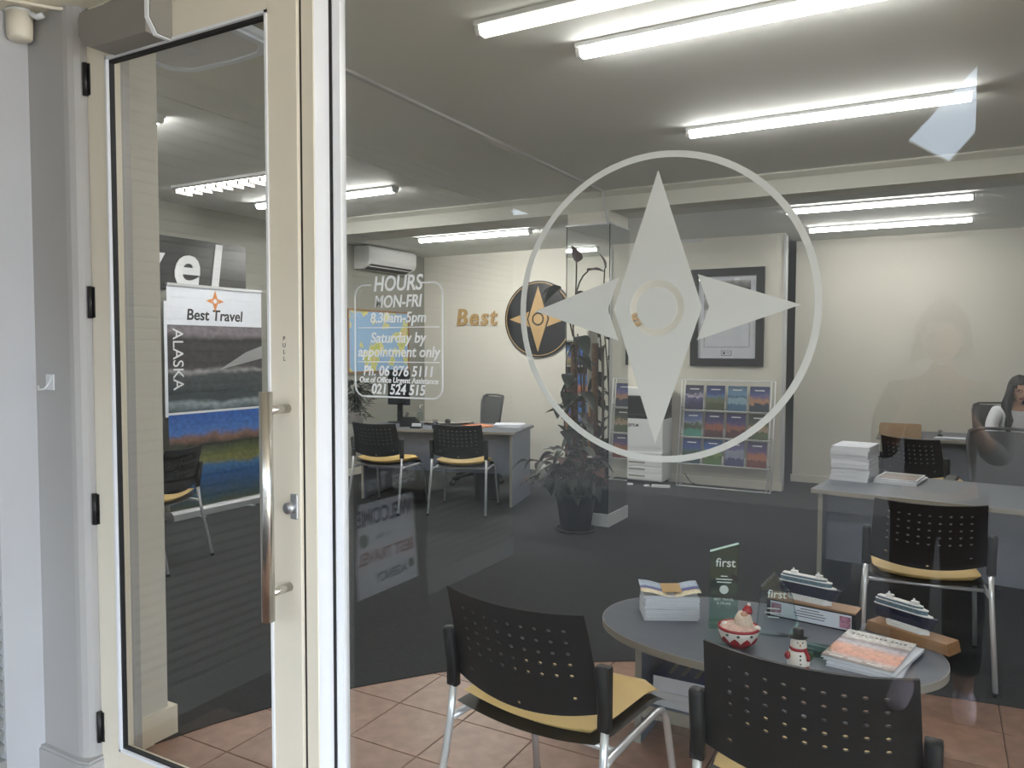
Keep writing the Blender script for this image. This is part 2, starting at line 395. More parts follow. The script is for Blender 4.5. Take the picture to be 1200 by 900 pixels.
for q in ((xl+.008, xl+.015, zb+.008, zt-.008), (xr-.015, xr-.008, zb+.008, zt-.008), (xl+.008, xr-.008, zb+.008, zb+.015), (xl+.008, xr-.008, zt-.018, zt-.008)):
    gk.box(q[0], q[1], DY0+.006, DY0+.02, q[2], q[3])
obj('gasket', gk, 'rubber', dr)
obj('glass_pane', MB().box(xl+.004, xr-.004, 1.566, 1.572, zb+.004, zt-.004), 'pane', dr)
hm = MB().tube([(0, 0, -.052), (0, 0, .052)], .0085, 10).box(-.004, .016, .004, .014, -.05, .05).mesh('hinge', 'black_metal')
for z in (2.37, 1.65, .965, .225): put('hinge', hm, dr, (-2.442, 1.538, z))
hb = put('pull_handle', None, dr, (-1.566, 0, 0))
obj('bar', MB().tube([(0, 1.465, .765), (0, 1.465, 1.385)], .018, 18), 'steel', hb)
for z in (.838, 1.335): obj('mount', MB().tube([(0.0, 1.465, z), (0, DY0, z)], .0125, 14), 'steel', hb)
lk = put('lock', None, dr, (0, 0, 0))
obj('lock_plate', MB().box(-1.556, -1.530, DY0-.007, DY0, 1.03, 1.10, bev=.003), 'silver', lk)
obj('cylinder', MB().tube([(-1.552, DY0-.022, 1.062), (-1.552, DY0, 1.062)], .016, 16), 'silver', lk)
pm = MB()
for k, ch in enumerate('PULL'): pm.text(ch, .017, T(-1.578, DY0-.0006, 1.527-k*.0185), .0003)
obj('lettering', pm, 'ink', dr)
# frame around the door, and the mullion between door and window
df = struct(put('door_frame', None), 'cream aluminium door frame')
obj('jamb', MB().box(-2.47, -2.441, 1.55, 1.66, 0, 2.6), 'cream_paint', df)
obj('header', MB().box(-2.47, -1.47, 1.55, 1.66, 2.535, 2.6), 'cream_paint', df)
obj('threshold', MB().box(-2.44, -1.52, 1.54, 1.66, 0, .008), 'silver', df)
obj('seal', MB().box(-1.522, -1.513, 1.556, 1.60, 0, 2.535), 'rubber', df)
wn = struct(put('window_1', None), 'large shopfront window')
obj('mullion', MB().box(-1.513, -1.471, 1.553, 1.66, 0, 2.6, bev=.0015), 'cream_paint', wn)
obj('glazing_channel', MB().box(-1.471, -1.4695, 1.556, 1.612, 0, 2.6), 'white_alu', wn)
obj('gasket', MB().box(-1.470, -1.457, 1.612, 1.63, .09, 2.55), 'rubber', wn)
obj('glazing_bead', MB().box(-1.459, -1.431, 1.612, 1.635, .09, 2.55), 'white_alu', wn)
obj('sill', MB().box(-1.471, 1.75, 1.57, 1.68, 0, .09), 'cream_paint', wn)
obj('head', MB().box(-1.471, 1.75, 1.57, 1.66, 2.55, 2.64), 'cream_paint', wn)
obj('mullion', MB().box(1.70, 1.75, 1.553, 1.66, 0, 2.6), 'cream_paint', wn)
obj('glass_pane', MB().box(-1.445, 1.72, GY, GY+.008, .08, 2.57), 'pane', wn)

# ================================================================== SIGNS ON THE WINDOW
FY = GY-.0005
hs = thing('opening_hours_decal', 'white opening hours lettering in a rounded outline on the window glass', 'window sign', (-1.246, FY, 1.37))
f = MB(); o_ = rrect(-.145, .145, 0, .302, .03); i_ = rrect(-.1405, .1405, .0045, .2975, .0255)
n_ = len(o_); gap = [k for k in range(n_)]
# outline left open under the heading: strips along the outline
def strip(mb, pts, wdt):
    for a, b in zip(pts[:-1], pts[1:]):
        a = Vector((a[0], a[1])); b = Vector((b[0], b[1])); d = (b-a).normalized(); p = Vector((-d.y, d.x))*wdt/2; e = d*wdt*.3
        q = [a-p-e, b-p+e, b+p+e, a+p-e]; mb.prism([(v.x, v.y) for v in q], -.0012, 0, 'y')
path = [(.083, .30)]+[(x, z) for x, z in rrect(-.143, .143, .002, .30, .03)][0:6]
rr = rrect(-.143, .143, .002, .30, .03)
right = rr[0:6]; left = rr[6:12]; bl = rr[12:18]; br = rr[18:24]
strip(f, [(.080, .30)]+right[::-1]+br[::-1]+bl[::-1]+left[::-1]+[(-.088, .30)], .0042)
obj('outline', f, 'frost_letter', hs)
obj('rule', MB().box(-.133, .133, -.0012, 0, .185, .1875), 'frost_letter', hs)
obj('rule', MB().box(-.133, .133, -.0012, 0, .094, .0965), 'frost_letter', hs)
for body, sz, z, bold, wd in (('HOURS', .056, .300, .0010, .160), ('MON-FRI', .045, .253, .0008, .155), ('8.30am-5pm', .038, .211, .0007, .182), ('Saturday by', .039, .158, .0007, .182),
                          ('appointment only', .039, .121, .0007, .270), ('Ph. 06 876 5111', .038, .070, .0007, .228), ('Out of Office Urgent Assistance', .021, .0465, .0004, .258), ('021 524 515', .038, .0215, .0008, .176)):
    obj('lettering', MB().text(body, sz, T(0, -.0008, z), .0004, .16, bold, fit=wd), 'frost_letter', hs)

def rhomb_r(a, hw): c, s_ = abs(math.cos(a)), abs(math.sin(a)); return 1/(c/hw+s_)
def star(mb, s, y0, y1, T_=None):
    n = 72
    out = [(s*rhomb_r(2*math.pi*k/n, .334)*math.cos(2*math.pi*k/n), s*rhomb_r(2*math.pi*k/n, .334)*math.sin(2*math.pi*k/n)) for k in range(n)]
    mb.ring(out, circle(0, 0, .205*s, n), y0, y1, 'y', T_)
def wing(mb, s, sg, y0, y1, T_=None):
    mb.prism([(sg*s, 0), (sg*.30*s, .235*s), (sg*.385*s, 0), (sg*.30*s, -.235*s)], y0, y1, 'y', T_)
lg = thing('compass_star_decal', 'large frosted compass star inside a thin ring on the window glass', 'window sign', (-.541, FY, 1.59))
obj('ring', MB().ring(circle(0, 0, .337, 96), circle(0, 0, .323, 96), -.0012, 0), 'frost', lg)
m_ = MB(); star(m_, .297, -.0012, 0); obj('star_body', m_, 'frost', lg)
m_ = MB(); wing(m_, .297, 1, -.0012, 0); obj('star_wing', m_, 'frost', lg)
m_ = MB(); wing(m_, .297, -1, -.0012, 0); obj('star_wing', m_, 'frost', lg)
obj('star_centre', MB().prism(circle(0, 0, .155*.297, 48), -.0012, 0, 'y'), 'frost', lg)

# ================================================================== ENTRY FITTINGS
dc = thing('door_closer', 'grey box-shaped door closer mounted at the top of the door', 'door closer', (-2.2, DY0, 2.48))
obj('housing', MB().prism([(-.155, .058), (-.165, .04), (-.165, -.01), (-.135, -.045), (-.09, -.06), (.16, -.06), (.16, .058)], -.075, 0, 'y'), 'grey_metal', dc)
obj('end_cap', MB().prism([(-.0, .06), (-.078, .06), (-.078, -.02), (-.05, -.064), (0, -.064)], .16, .175, 'x'), 'white_alu', dc)
obj('end_cap', MB().prism([(0, .055), (-.074, .055), (-.074, -.02), (-.048, -.06), (0, -.06)], .175, .18, 'x'), 'grey_metal', dc)
obj('arm', MB().tube([(-.06, -.04, .058), (-.06, -.04, .075)], .015).box(-.075, .28, -.05, -.03, .075, .083, T(0, 0, 0, R(-6))), 'grey_metal', dc)
hk = thing('wall_hook', 'small clear hook stuck on the pillar beside the door', 'hook', (-2.61, 1.5, 1.385))
obj('back_plate', MB().box(-.022, .022, -.004, 0, -.026, .026, bev=.001), 'white_plastic', hk)
obj('prong', MB().tube([(.012, -.004, .02), (.016, -.012, 0), (.014, -.03, -.022), (-.012, -.034, -.024), (-.02, -.03, -.012)], .0035, 8), 'white_plastic', hk)
sn = thing('alarm_siren', 'cream cylindrical siren under the canopy corner', 'siren', (-2.652, 1.452, 2.505))
obj('body', MB().lathe([(.036, 0), (.041, .006), (.043, .03), (.043, .085)], 28, sy=.85), 'cream_paint', sn)
obj('cap', MB().lathe([(.0445, .085), (.0445, .092), (.03, .094)], 28, sy=.85), 'white_plastic', sn)
tag(obj('cable', MB().tube([(-2.605, 1.36, 2.594), (-2.55, 1.44, 2.594), (-2.52, 1.485, 2.593), (-2.475, 1.525, 2.590), (-2.44, 1.547, 2.575)], .006, 8), 'cream_paint'), 'thin cream cable running along the canopy to the door frame', 'cable')
tag(obj('cable_bundle', MB().tube([(-2.62, 1.47, 2.59), (-2.60, 1.465, 2.58), (-2.585, 1.47, 2.572), (-2.565, 1.48, 2.578)], .010, 8), 'white_plastic'), 'short tangle of pale cable beside the cylindrical siren', 'cable')
ds = thing('sandwich_board', 'black framed pavement sign with white handwritten board, mirrored in the window glass', 'sign', (-2.5, .07, 0), R(90))
# local: x runs along -> world y ; faces local -y -> world +x
lean = R(-4)
LT = T(0, 0, 0, 0, lean)
obj('frame', MB().box(-.33, -.255, -.02, .0, .02, .92, LT).box(.255, .33, -.02, 0, .02, .92, LT).box(-.255, .255, -.02, 0, .715, .92, LT).box(-.255, .255, -.02, 0, .06, .24, LT), 'black_gloss', ds)
wbd = obj('board', MB().box(-.255, .255, -.012, .0, .24, .715, LT), 'whiteboard', ds)
for x in (-.32, .28): obj('rear_leg', MB().box(x, x+.04, 0, .02, 0, .90, T(0, .01, .0, 0, R(3))), 'black_gloss', ds)
obj('lettering', MB().text('Best Travel', .12, LT @ T(0, -.0212, .81), .0005, .1, .002), 'letter_white', ds)
obj('lettering', MB().text('WELCOME', .115, LT @ T(0, -.0127, .635), .0005, 0, .003, fit=.46), 'marker_blue', wbd)
obj('lettering', MB().text('to the', .05, LT @ T(.02, -.0127, .53), .0005), 'marker_green', wbd)
obj('lettering', MB().text('BEST TRAVEL', .085, LT @ T(0, -.0127, .43), .0005, 0, .002, fit=.46), 'marker_red', wbd)
obj('lettering', MB().text('AGENCY', .065, LT @ T(-.03, -.0127, .315), .0005, 0, .002), 'marker_blue', wbd)
obj('drawing', MB().prism(circle(.18, .525, .035, 16), -.0131, -.0123, 'y', LT), 'marker_green', wbd)
obj('drawing', MB().prism(circle(-.2, .33, .03, 5), -.0131, -.0123, 'y', LT), 'marker_green', wbd)

# ================================================================== CEILING LIGHTS
def tube_light(x0, x1, y, zc, label, lamp='tube', group='fluorescent battens on the ceiling'):
    L_ = x1-x0
    t = thing('ceiling_light', label, 'light', ((x0+x1)/2, y, zc), 0, group)
    obj('housing', MB().box(-L_/2, L_/2, -.044, .044, -.018, 0), 'white_plastic', t)
    obj('diffuser', MB().prism([(-.030, -.018), (-.030, -.032), (-.020, -.050), (.020, -.050), (.030, -.032), (.030, -.018)], -L_/2+.018, L_/2-.018, 'x'), lamp, t)
    for s_ in (-1, 1):
        x = s_*(L_/2-.009)
        obj('end_cap', MB().prism([(-.033, -.018), (-.033, -.034), (-.022, -.053), (.022, -.053), (.033, -.034), (.033, -.018)], x-.009, x+.009, 'x'), 'white_plastic', t)
    return t
tube_light(-1.66, -.20, 2.70, CZ, 'ceiling tube light nearest the window, cut by the top edge of the picture', 'tube_dim')
tube_light(-1.40, .06, 3.10, CZ, 'long bright ceiling tube light, second from the window')
tube_light(-1.345, .125, 4.56, CZ, 'ceiling tube light right before the beam, above the compass star')
tube_light(-1.20, .21, 7.0, CB, 'first of the two ceiling tubes behind the beam on the right', 'tube_soft')
tube_light(-1.18, .24, 8.2, CB, 'ceiling tube light closest to the bare back wall', 'tube_soft')
tube_light(-5.04, -3.66, 6.95, CB, 'ceiling tube light behind the beam near the air conditioner', 'tube_twin')
tube_light(-5.42, -3.86, 5.0, CZ, 'ceiling tube light just before the beam on the left, behind the mullion')
tube_light(-5.30, -3.84, 2.84, CZ, 'ceiling tube light mostly hidden behind the white wall end by the door')
lv = thing('louvre_light', 'ceiling light with slatted louvre seen through the door glass', 'light', (-4.70, 4.22, CZ))
obj('housing', MB().box(-.75, .75, -.09, .09, -.02, 0), 'white_plastic', lv)
obj('lamp', MB().box(-.73, .73, -.05, .05, -.034, -.02), 'tube', lv)
for y in (-.085, .081): obj('side_rail', MB().box(-.75, .75, y, y+.004, -.032, -.02), 'grey_metal', lv)
lm_ = MB().box(-.012, .012, -.081, .081, -.062, -.034).mesh('louvre_blade', 'grey_metal')
for k in range(13): put('louvre_blade', lm_, lv, (-.72+k*.12, 0, 0))
cu = thing('door_reflection_shape', 'rounded pale solid with blue-white rims imitating a reflection in the top of the door glass', 'reflection shape', (-2.72, 2.14, CZ))  # solid shape added in place of a bright outdoor reflection in the door glass
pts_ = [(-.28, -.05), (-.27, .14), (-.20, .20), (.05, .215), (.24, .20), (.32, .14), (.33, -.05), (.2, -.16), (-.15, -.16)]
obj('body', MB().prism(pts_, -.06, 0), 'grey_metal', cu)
obj('rim', MB().ring([(x*1.06, y*1.09) for x, y in pts_], [(x*.97, y*.97) for x, y in pts_], -.075, -.05, 'z'), 'reflected_sky_rim', cu)
obj('rim', MB().ring([(x*1.0, y*1.0) for x, y in pts_], [(x*.90, y*.88) for x, y in pts_], -.088, -.076, 'z'), 'reflected_sky_rim', cu)
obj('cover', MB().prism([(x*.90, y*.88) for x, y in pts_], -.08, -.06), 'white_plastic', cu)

# ================================================================== MIRRORED COLUMN
cl = struct(put('column', None, None, (-2.61, 6.22, 0)), 'square column clad in mirror')
obj('core', MB().box(-.192, .192, -.212, .212, .0, 2.65), 'inner_wall', cl)
obj('mirror_panel', MB().box(-.2, .2, -.222, -.213, .11, 2.54), 'mirror', cl)
obj('mirror_panel', MB().box(.193, .202, -.222, .222, .11, 2.54), 'mirror', cl)
obj('mirror_panel', MB().box(-.202, -.193, -.222, .222, .11, 2.54), 'mirror', cl)
obj('plinth', MB().box(-.21, .21, -.232, .232, 0, .11, bev=.003), 'white_paint', cl)
obj('edge_strip', MB().box(-.206, .206, -.226, .226, 2.54, 2.553), 'silver', cl)
tag(obj('conduit', MB().tube([(-2.462, 5.945, 2.80), (-2.455, 5.975, 2.72), (-2.435, 5.975, 2.62), (-2.42, 5.975, 2.52)], .008, 8), 'white_paint'), 'thin white cable dropping from the ceiling strip to the mirrored column', 'cable')

# ================================================================== VISITOR CHAIRS
def chair_back():
    NU, NV = 11, 9
    def P(u, v):
        uu = -1+2*u/NU; vv = v/NV
        z0 = .540-.035*(1-uu*uu); z1 = .822+.010*(1-uu*uu)*-1
        return Vector((uu*(.238-.014*vv), -.195-.075*vv**1.3-.034*(1-uu*uu), z0+(z1-z0)*vv))
    bm = bmesh.new(); V = {}
    def vert(u, v):
        k = (round(u, 3), round(v, 3))
        if k not in V: V[k] = bm.verts.new(P(u, v))
        return V[k]
    for i in range(NU):
        for j in range(NV):
            b = [(i, j), (i+.5, j), (i+1, j), (i+1, j+.5), (i+1, j+1), (i+.5, j+1), (i, j+1), (i, j+.5)]
            sag = 0
            row_ok = 3 <= j <= 7 and 1 <= i <= 9
            low = (j == 1 and i in (1, 9)) or (j == 0 and i == 5)
            if row_ok or low:
                hv = []
                for k in range(8):
                    a = R(225+45*k)
                    hv.append(vert(i+.5+.155*math.cos(a), j+.5+sag+.14*math.sin(a)))
                for k in range(8):
                    bm.faces.new([vert(*b[k]), vert(*b[(k+1) % 8]), hv[(k+1) % 8], hv[k]])
            else: bm.faces.new([vert(*q) for q in b])
    bmesh.ops.recalc_face_normals(bm, faces=list(bm.faces))
    bmesh.ops.solidify(bm, geom=list(bm.faces), thickness=.006)
    me = bpy.data.meshes.new('backrest'); bm.to_mesh(me); bm.free(); me.materials.append(MATS['black_plastic']); return me
def slab(x, y0, y1, zf, th, nx=12, ny=10, inset=.0):
    """curved seat slab, zf(u,v) height of the top"""
    bm = bmesh.new(); g = []
    for layer in (0, 1):
        G = []
        for i in range(nx+1):
            row = []
            for j in range(ny+1):
                u = -1+2*i/nx; v = j/ny
                # rounded outline
                sq = 1-.10*max(0, abs(v-.5)*2-.6)**2*2.2
                e = max(abs(u), abs(2*v-1)); drop = th*.5*max(0, (e-.86)/.14)**2
                zz = zf(u, v)-(drop if layer == 0 else th-drop)
                row.append(bm.verts.new((u*x*sq, y0+(y1-y0)*v, zz)))
            G.append(row)
        g.append(G)
    for i in range(nx):
        for j in range(ny):
            for L_, o in ((0, 1), (1, -1)):
                q = [g[L_][i][j], g[L_][i+1][j], g[L_][i+1][j+1], g[L_][i][j+1]]
                bm.faces.new(q if o == 1 else q[::-1])
    for j in range(ny):
        for i, o in ((0, 1), (nx, -1)):
            q = [g[0][i][j], g[0][i][j+1], g[1][i][j+1], g[1][i][j]]; bm.faces.new(q if o == 1 else q[::-1])
    for i in range(nx):
        for j, o in ((0, -1), (ny, 1)):
            q = [g[0][i][j], g[0][i+1][j], g[1][i+1][j], g[1][i][j]]; bm.faces.new(q if o == 1 else q[::-1])
    for f_ in bm.faces: f_.smooth = True
    bmesh.ops.recalc_face_normals(bm, faces=list(bm.faces))
    me = bpy.data.meshes.new('slab'); bm.to_mesh(me); bm.free(); return me
def seat_z(u, v): return .492+.020*u*u*(1-v)-.006*(1-u*u)-.035*max(0, v-.72)**2/.078+.03*max(0, .25-v)*(1-0)
def make_chair():
    t = put('visitor_chair', None)
    pad = slab(.222, -.20, .245, seat_z, .052); pad.materials.append(MATS['tan_leather']); put('seat_pad', pad, t)
    sh = slab(.238, -.215, .262, lambda u, v: seat_z(u, v)-.046, .022); sh.materials.append(MATS['black_plastic']); put('seat_shell', sh, t)
    put('backrest', chair_back(), t)
    for s_ in (-1, 1):
        obj('back_sleeve', MB().tube([(s_*.252, -.196, .50), (s_*.252, -.200, .52), (s_*.252, -.225, .675), (s_*.252, -.226, .682)], [.017, .0185, .0185, .014], 12).box(s_*.252-.018, s_*.252+.018, -.215, -.19, .50, .675, T(0, 0, 0), bev=.004), 'black_plastic', t)
        obj('leg', MB().tube([(s_*.252, -.20, .52), (s_*.254, -.215, .40), (s_*.266, -.30, .01)], .0115, 12), 'chrome', t)
        obj('leg', MB().tube([(s_*.252, -.213, .405), (s_*.247, -.15, .408), (s_*.24, .16, .405), (s_*.242, .20, .395), (s_*.246, .222, .365), (s_*.266, .29, .01)], .0115, 12), 'chrome', t)
        for y in (-.30, .29): obj('foot_cap', MB().tube([(s_*.266, y, 0), (s_*.266, y, .016)], .0135, 12), 'black_plastic', t)
    obj('crossbar', MB().tube([(-.247, -.12, .408), (.247, -.12, .408)], .010, 8), 'chrome', t)
    return t
ch0 = make_chair()
GRP = 'black and tan visitor chairs'
spots = [((-.976, 2.062), -5, 0, 'black perforated visitor chair with tan seat at the left front of the oval table'),
         ((-.243, 2.032), 0, 0, 'black perforated visitor chair nearest the camera, cut by the bottom edge'),
         ((-.048, 4.137), 5.5, .004, 'black perforated visitor chair with tan seat in front of the right-hand desk'),
         ((-3.84, 5.99), 19, .004, 'visitor chair before the left desk, closer to the potted climber'),
         ((-4.53, 5.74), 9, .004, 'visitor chair before the left desk, below the opening hours sign'),
         ((-.082, 6.91), -23.5, .004, 'black visitor chair at the far desk, in front of the cardboard box'),
         ((-4.76, 3.40), 110, .004, 'visitor chair seen through the door glass before the roll-up banner')]
for k, ((x, y), a, z, lb) in enumerate(spots):
    o = ch0 if k == 0 else copy_tree(ch0)
    o.location = (x, y, z); o.rotation_euler = (0, 0, R(a)); tag(o, lb, 'chair', GRP)

# ================================================================== OFFICE CHAIRS
def make_office():
    t = put('office_chair', None)
    n = 8
    # backrest: frame outline wider at top, mesh sheet within
    def out(i, s_): pass
    prof = [(-.20, .56), (-.215, .72), (-.235, .90), (-.225, .965), (-.18, .985), (0, .99), (.18, .985), (.225, .965), (.235, .90), (.215, .72), (.20, .56), (.12, .535), (-.12, .535)]
    inn = [(x*.9, .56+(z-.56)*.93+.012) for x, z in prof]
    def bend(p, off=0): return (p[0], -.22-.06*((p[1]-.55)/.44)**2+.05*(p[0]/.24)**2+off, p[1])
    fm = MB(); k = len(prof); vs_ = [bend(p, o) for o in (-.012, .012) for q in (prof, inn) for p in q]
    fs_ = []
    for i in range(k):
        j = (i+1) % k
        fs_ += [(i, j, k+j, k+i), (2*k+i, 3*k+i, 3*k+j, 2*k+j), (i, 2*k+i, 2*k+j, j), (k+i, k+j, 3*k+j, 3*k+i)]
    fm._add(vs_, fs_, True); obj('back_frame', fm, 'mesh_grey', t)
    g = MB(); W = 12; H_ = 14; vs_ = []
    for q in (0, .004):
        for j in range(H_+1):
            for i in range(W+1):
                v = j/H_; u = -1+2*i/W
                z = .555+.405*v; hw = .185+.03*v
                vs_.append(bend((u*hw, z), q))
    s1 = (W+1)*(H_+1)
    fs_ = []
    for j in range(H_):
        for i in range(W):
            a = j*(W+1)+i; fs_ += [(a, a+1, a+W+2, a+W+1), (s1+a, s1+a+W+1, s1+a+W+2, s1+a+1)]
    g._add(vs_, fs_, True); obj('back_mesh', g, 'mesh_sheet', t)
    st = slab(.24, -.22, .25, lambda u, v: .49-.01*(1-u*u)-.03*max(0, v-.7)**2/.09, .07); st.materials.append(MATS['dark_cloth']); put('seat', st, t)
    obj('back_bracket', MB().tube([(0, -.05, .41), (0, -.24, .42), (0, -.27, .52), (0, -.262, .66)], [.03, .028, .026, .02], 10), 'black_plastic', t)
    for s_ in (-1, 1):
        obj('armrest', MB().tube([(s_*.22, .02, .42), (s_*.285, .02, .44), (s_*.29, .02, .64)], .016, 8).box(s_*.29-.035, s_*.29+.035, -.12, .14, .64, .665, bev=.008), 'black_plastic', t)
    obj('gas_stem', MB().tube([(0, 0, .10), (0, 0, .26)], .03, 12).tube([(0, 0, .26), (0, 0, .42)], .018, 12), 'black_plastic', t)
    for q in range(5):
        a = R(72*q+18); c, s_ = math.cos(a), math.sin(a)
        lg_ = obj('base_arm', MB().tube([(.02*c, .02*s_, .115), (.15*c, .15*s_, .10), (.29*c, .29*s_, .075)], [.03, .024, .016], 8), 'black_plastic', t)
        obj('caster', MB().tube([(.29*c-.025*s_, .29*s_+.025*c, .028), (.29*c+.025*s_, .29*s_-.025*c, .028)], .028, 14).tube([(.29*c, .29*s_, .03), (.29*c, .29*s_, .08)], .009, 6), 'rubber', lg_)
    return t
m_ = film('mesh_sheet', (112, 114, 116), .3, .22)
oc0 = make_office()
ospots = [((.37, 5.72), 172, 'grey mesh office chair behind the right-hand desk, in front of the seated woman'),
          ((.49, 8.64), 172, 'grey mesh office chair the seated woman leans on, by the back wall'),
          ((-4.50, 7.25), 150, 'dark mesh office chair behind the left desk, under the gold lettering')]
for k, ((x, y), a, lb) in enumerate(ospots):
    o = oc0 if k == 0 else copy_tree(oc0)
    o.location = (x, y, .004); o.rotation_euler = (0, 0, R(a)); tag(o, lb, 'office chair', 'mesh office chairs')

# ================================================================== DESKS
def desk(name, label, loc, rz, Wd, D, panel_y=.12):
    """origin at the front left floor corner, runs +x, depth +y"""
    t = thing(name, label, 'desk', loc, rz, 'grey office desks')
    obj('desktop', MB().box(0, Wd, .004, D, .692, .716), 'desk_grey', t)
    obj('edge_band', MB().box(-.003, Wd+.003, 0, .004, .692, .716).box(-.003, 0, 0.004, D, .692, .716), 'desk_edge', t)
    for x in (.03, Wd-.055):
        p = obj('side_panel', MB().box(x, x+.025, .03, D-.03, .003, .692), 'desk_panel', t)
        obj('edge_band', MB().box(x, x+.025, .026, .03, .003, .692), 'desk_edge', p)
    obj('modesty_panel', MB().box(.055, Wd-.055, panel_y, panel_y+.018, .30, .692), 'desk_panel', t)
    return t
a = R(13.5)
desk('office_desk', 'grey desk at the back left with papers, turned slightly', (-3.457-1.62*math.cos(a), 6.262-1.62*math.sin(a), .004), a, 1.62, .75)
desk('office_desk', 'grey desk on the right with tall stack of paper and brochures', (-.613, 4.57, .004), R(-7), 1.75, .80)
desk('office_desk', 'grey desk at the far right before the woman, with cardboard box', (-.48, 7.60, .004), R(1.5), 1.6, .75)
DZ = .72

# ================================================================== OVAL TABLE
tb = thing('oval_table', 'low oval grey table with panel legs holding awards and model ships', 'table', (-.55, 2.885, 0))
el = [(.605*math.copysign(abs(math.cos(q))**.92, math.cos(q)), .365*math.copysign(abs(math.sin(q))**.92, math.sin(q))) for q in [2*math.pi*k/72 for k in range(72)]]
obj('tabletop', MB().prism([(x*.996, y*.994) for x, y in el], .424, .45), 'desk_grey', tb)
obj('edge_band', MB().ring(el, [(x*.996, y*.994) for x, y in el], .4235, .4502, 'z'), 'desk_edge', tb)
for x in (-.435, .41):
    p = obj('panel_leg', MB().box(x, x+.025, -.141, .18, 0, .424), 'desk_panel', tb)
    obj('edge_band', MB().box(x, x+.025, -.145, -.141, 0, .424), 'desk_edge', p)
obj('shelf', MB().box(-.41, .41, -.13, .17, .128, .148), 'desk_panel', tb)
obj('shelf_lip', MB().box(-.41, .41, -.136, -.13, .10, .148), 'desk_edge', tb)
TZ = .4502

# ================================================================== THINGS ON THE OVAL TABLE
def sheetbook(name, w_, d_, h_, cover, pages='paper_page', parent=None):
    """lying booklet: page block and thin covers, local origin at the base centre"""
    t = put(name, None)
    obj('pages', MB().box(-w_/2+.002, w_/2-.002, -d_/2+.002, d_/2-.002, .0008, h_-.0008), pages, t)
    obj('cover', MB().box(-w_/2, w_/2, -d_/2, d_/2, h_-.0008, h_), cover, t)
    obj('back_cover', MB().box(-w_/2, w_/2, -d_/2, d_/2, 0, .0008), 'paper', t)
    return t
pic('cover_cruise', [(0, (236, 224, 196)), (.28, (232, 214, 176)), (.34, (92, 92, 150)), (.5, (90, 96, 160)), (.56, (190, 208, 232)), (1, (198, 214, 236))], .06, 3, axis=1)
z = TZ; bx, by = -.915, 2.93
for k in range(9):
    h = .0085 if k < 7 else .012
    b = sheetbook('brochure', .21, .15 if k % 2 else .148, h, 'paper')
    b.location = (bx+random.uniform(-.005, .005), by+random.uniform(-.004, .004), z); b.rotation_euler = (0, 0, R(26+random.uniform(-3, 3)))
    tag(b, 'pale booklet within the pile at the left end of the oval table', 'brochure', 'booklets in the oval table pile'); z += h+.0002
t = thing('brochure', 'open curled cruise brochure with gold square on top of the pile', 'brochure', (bx-.002, by+.004, z), R(24))
g = MB(); NX, NY = 14, 2
vs_ = []
for q in (0, .0012):
    for j in range(NY+1):
        for i in range(NX+1):
            u = i/NX; vs_.append((-.115+.23*u, -.08+.16*j/NY, .004+.020*abs(u-.5)**1.5*2.2+.010*math.sin(u*9)*.4+q+.006))
s1 = (NX+1)*(NY+1); fs_ = []
for j in range(NY):
    for i in range(NX):
        q = j*(NX+1)+i; fs_ += [(q, q+1, q+NX+2, q+NX+1), (s1+q, s1+q+NX+1, s1+q+NX+2, s1+q+1)]
for i in range(NX):
    for j in (0, NY): q = j*(NX+1)+i; fs_.append((q, q+1, s1+q+1, s1+q))
for j in range(NY):
    for i in (0, NX): q = j*(NX+1)+i; fs_.append((q, q+NX+1, s1+q+NX+1, s1+q))
g._add(vs_, fs_, True); obj('cover', g, 'cover_cruise', t)
obj('gold_square', MB().box(-.03, .045, -.06, .055, .0200, .0212, T(0, 0, 0, 0, 0, R(-2))), 'gold', t)
obj('inner_pages', MB().box(-.105, .105, -.074, .074, .0, .0085), 'paper_page', t)

# glass tower award
t = thing('glass_award', 'tall green glass tower award with slanted top and etched lettering', 'award', (-.695, 2.905, TZ), R(20))
tw = .052
obj('tower', MB().prism([(-tw, .018), (tw, .018), (tw, .318), (-tw, .285)], -.009, .009, 'y'), 'award_green', t)
obj('base', MB().prism([(-.055, 0), (.055, 0), (.05, .018), (-.05, .018)], -.035, .035, 'y'), 'award_green', t)
obj('bevel_edge', MB().prism([(-tw, .285), (tw, .318), (tw, .3215), (-tw, .2885)], -.009, .009, 'y'), 'award_edge', t) if 'award_edge' in MATS else None
mat('award_edge', (190, 222, 214), .15); mat('etch', (210, 222, 220), .8)
obj('bevel_edge', MB().prism([(-tw, .285), (tw, .318), (tw, .3212), (-tw, .2882)], -.009, .009, 'y'), 'award_edge', t)
obj('lettering', MB().text('first', .046, T(.004, -.0096, .245), .0003, .05, .0004), 'etch', t)
for txt, s_, zz in (('BEST TRAVEL', .0125, .105), ('& CRUISE', .0125, .090)): obj('lettering', MB().text(txt, s_, T(0, -.0096, zz), .0002), 'etch', t)
for k, wd in enumerate((.012, .03, .026)): obj('etched_line', MB().box(-wd, wd, -.0097, -.0093, .192-k*.0115, .196-k*.0115), 'etch', t)
obj('globe', MB().prism(circle(0, .143, .0165, 24), -.0097, -.0092, 'y'), 'etch', t)
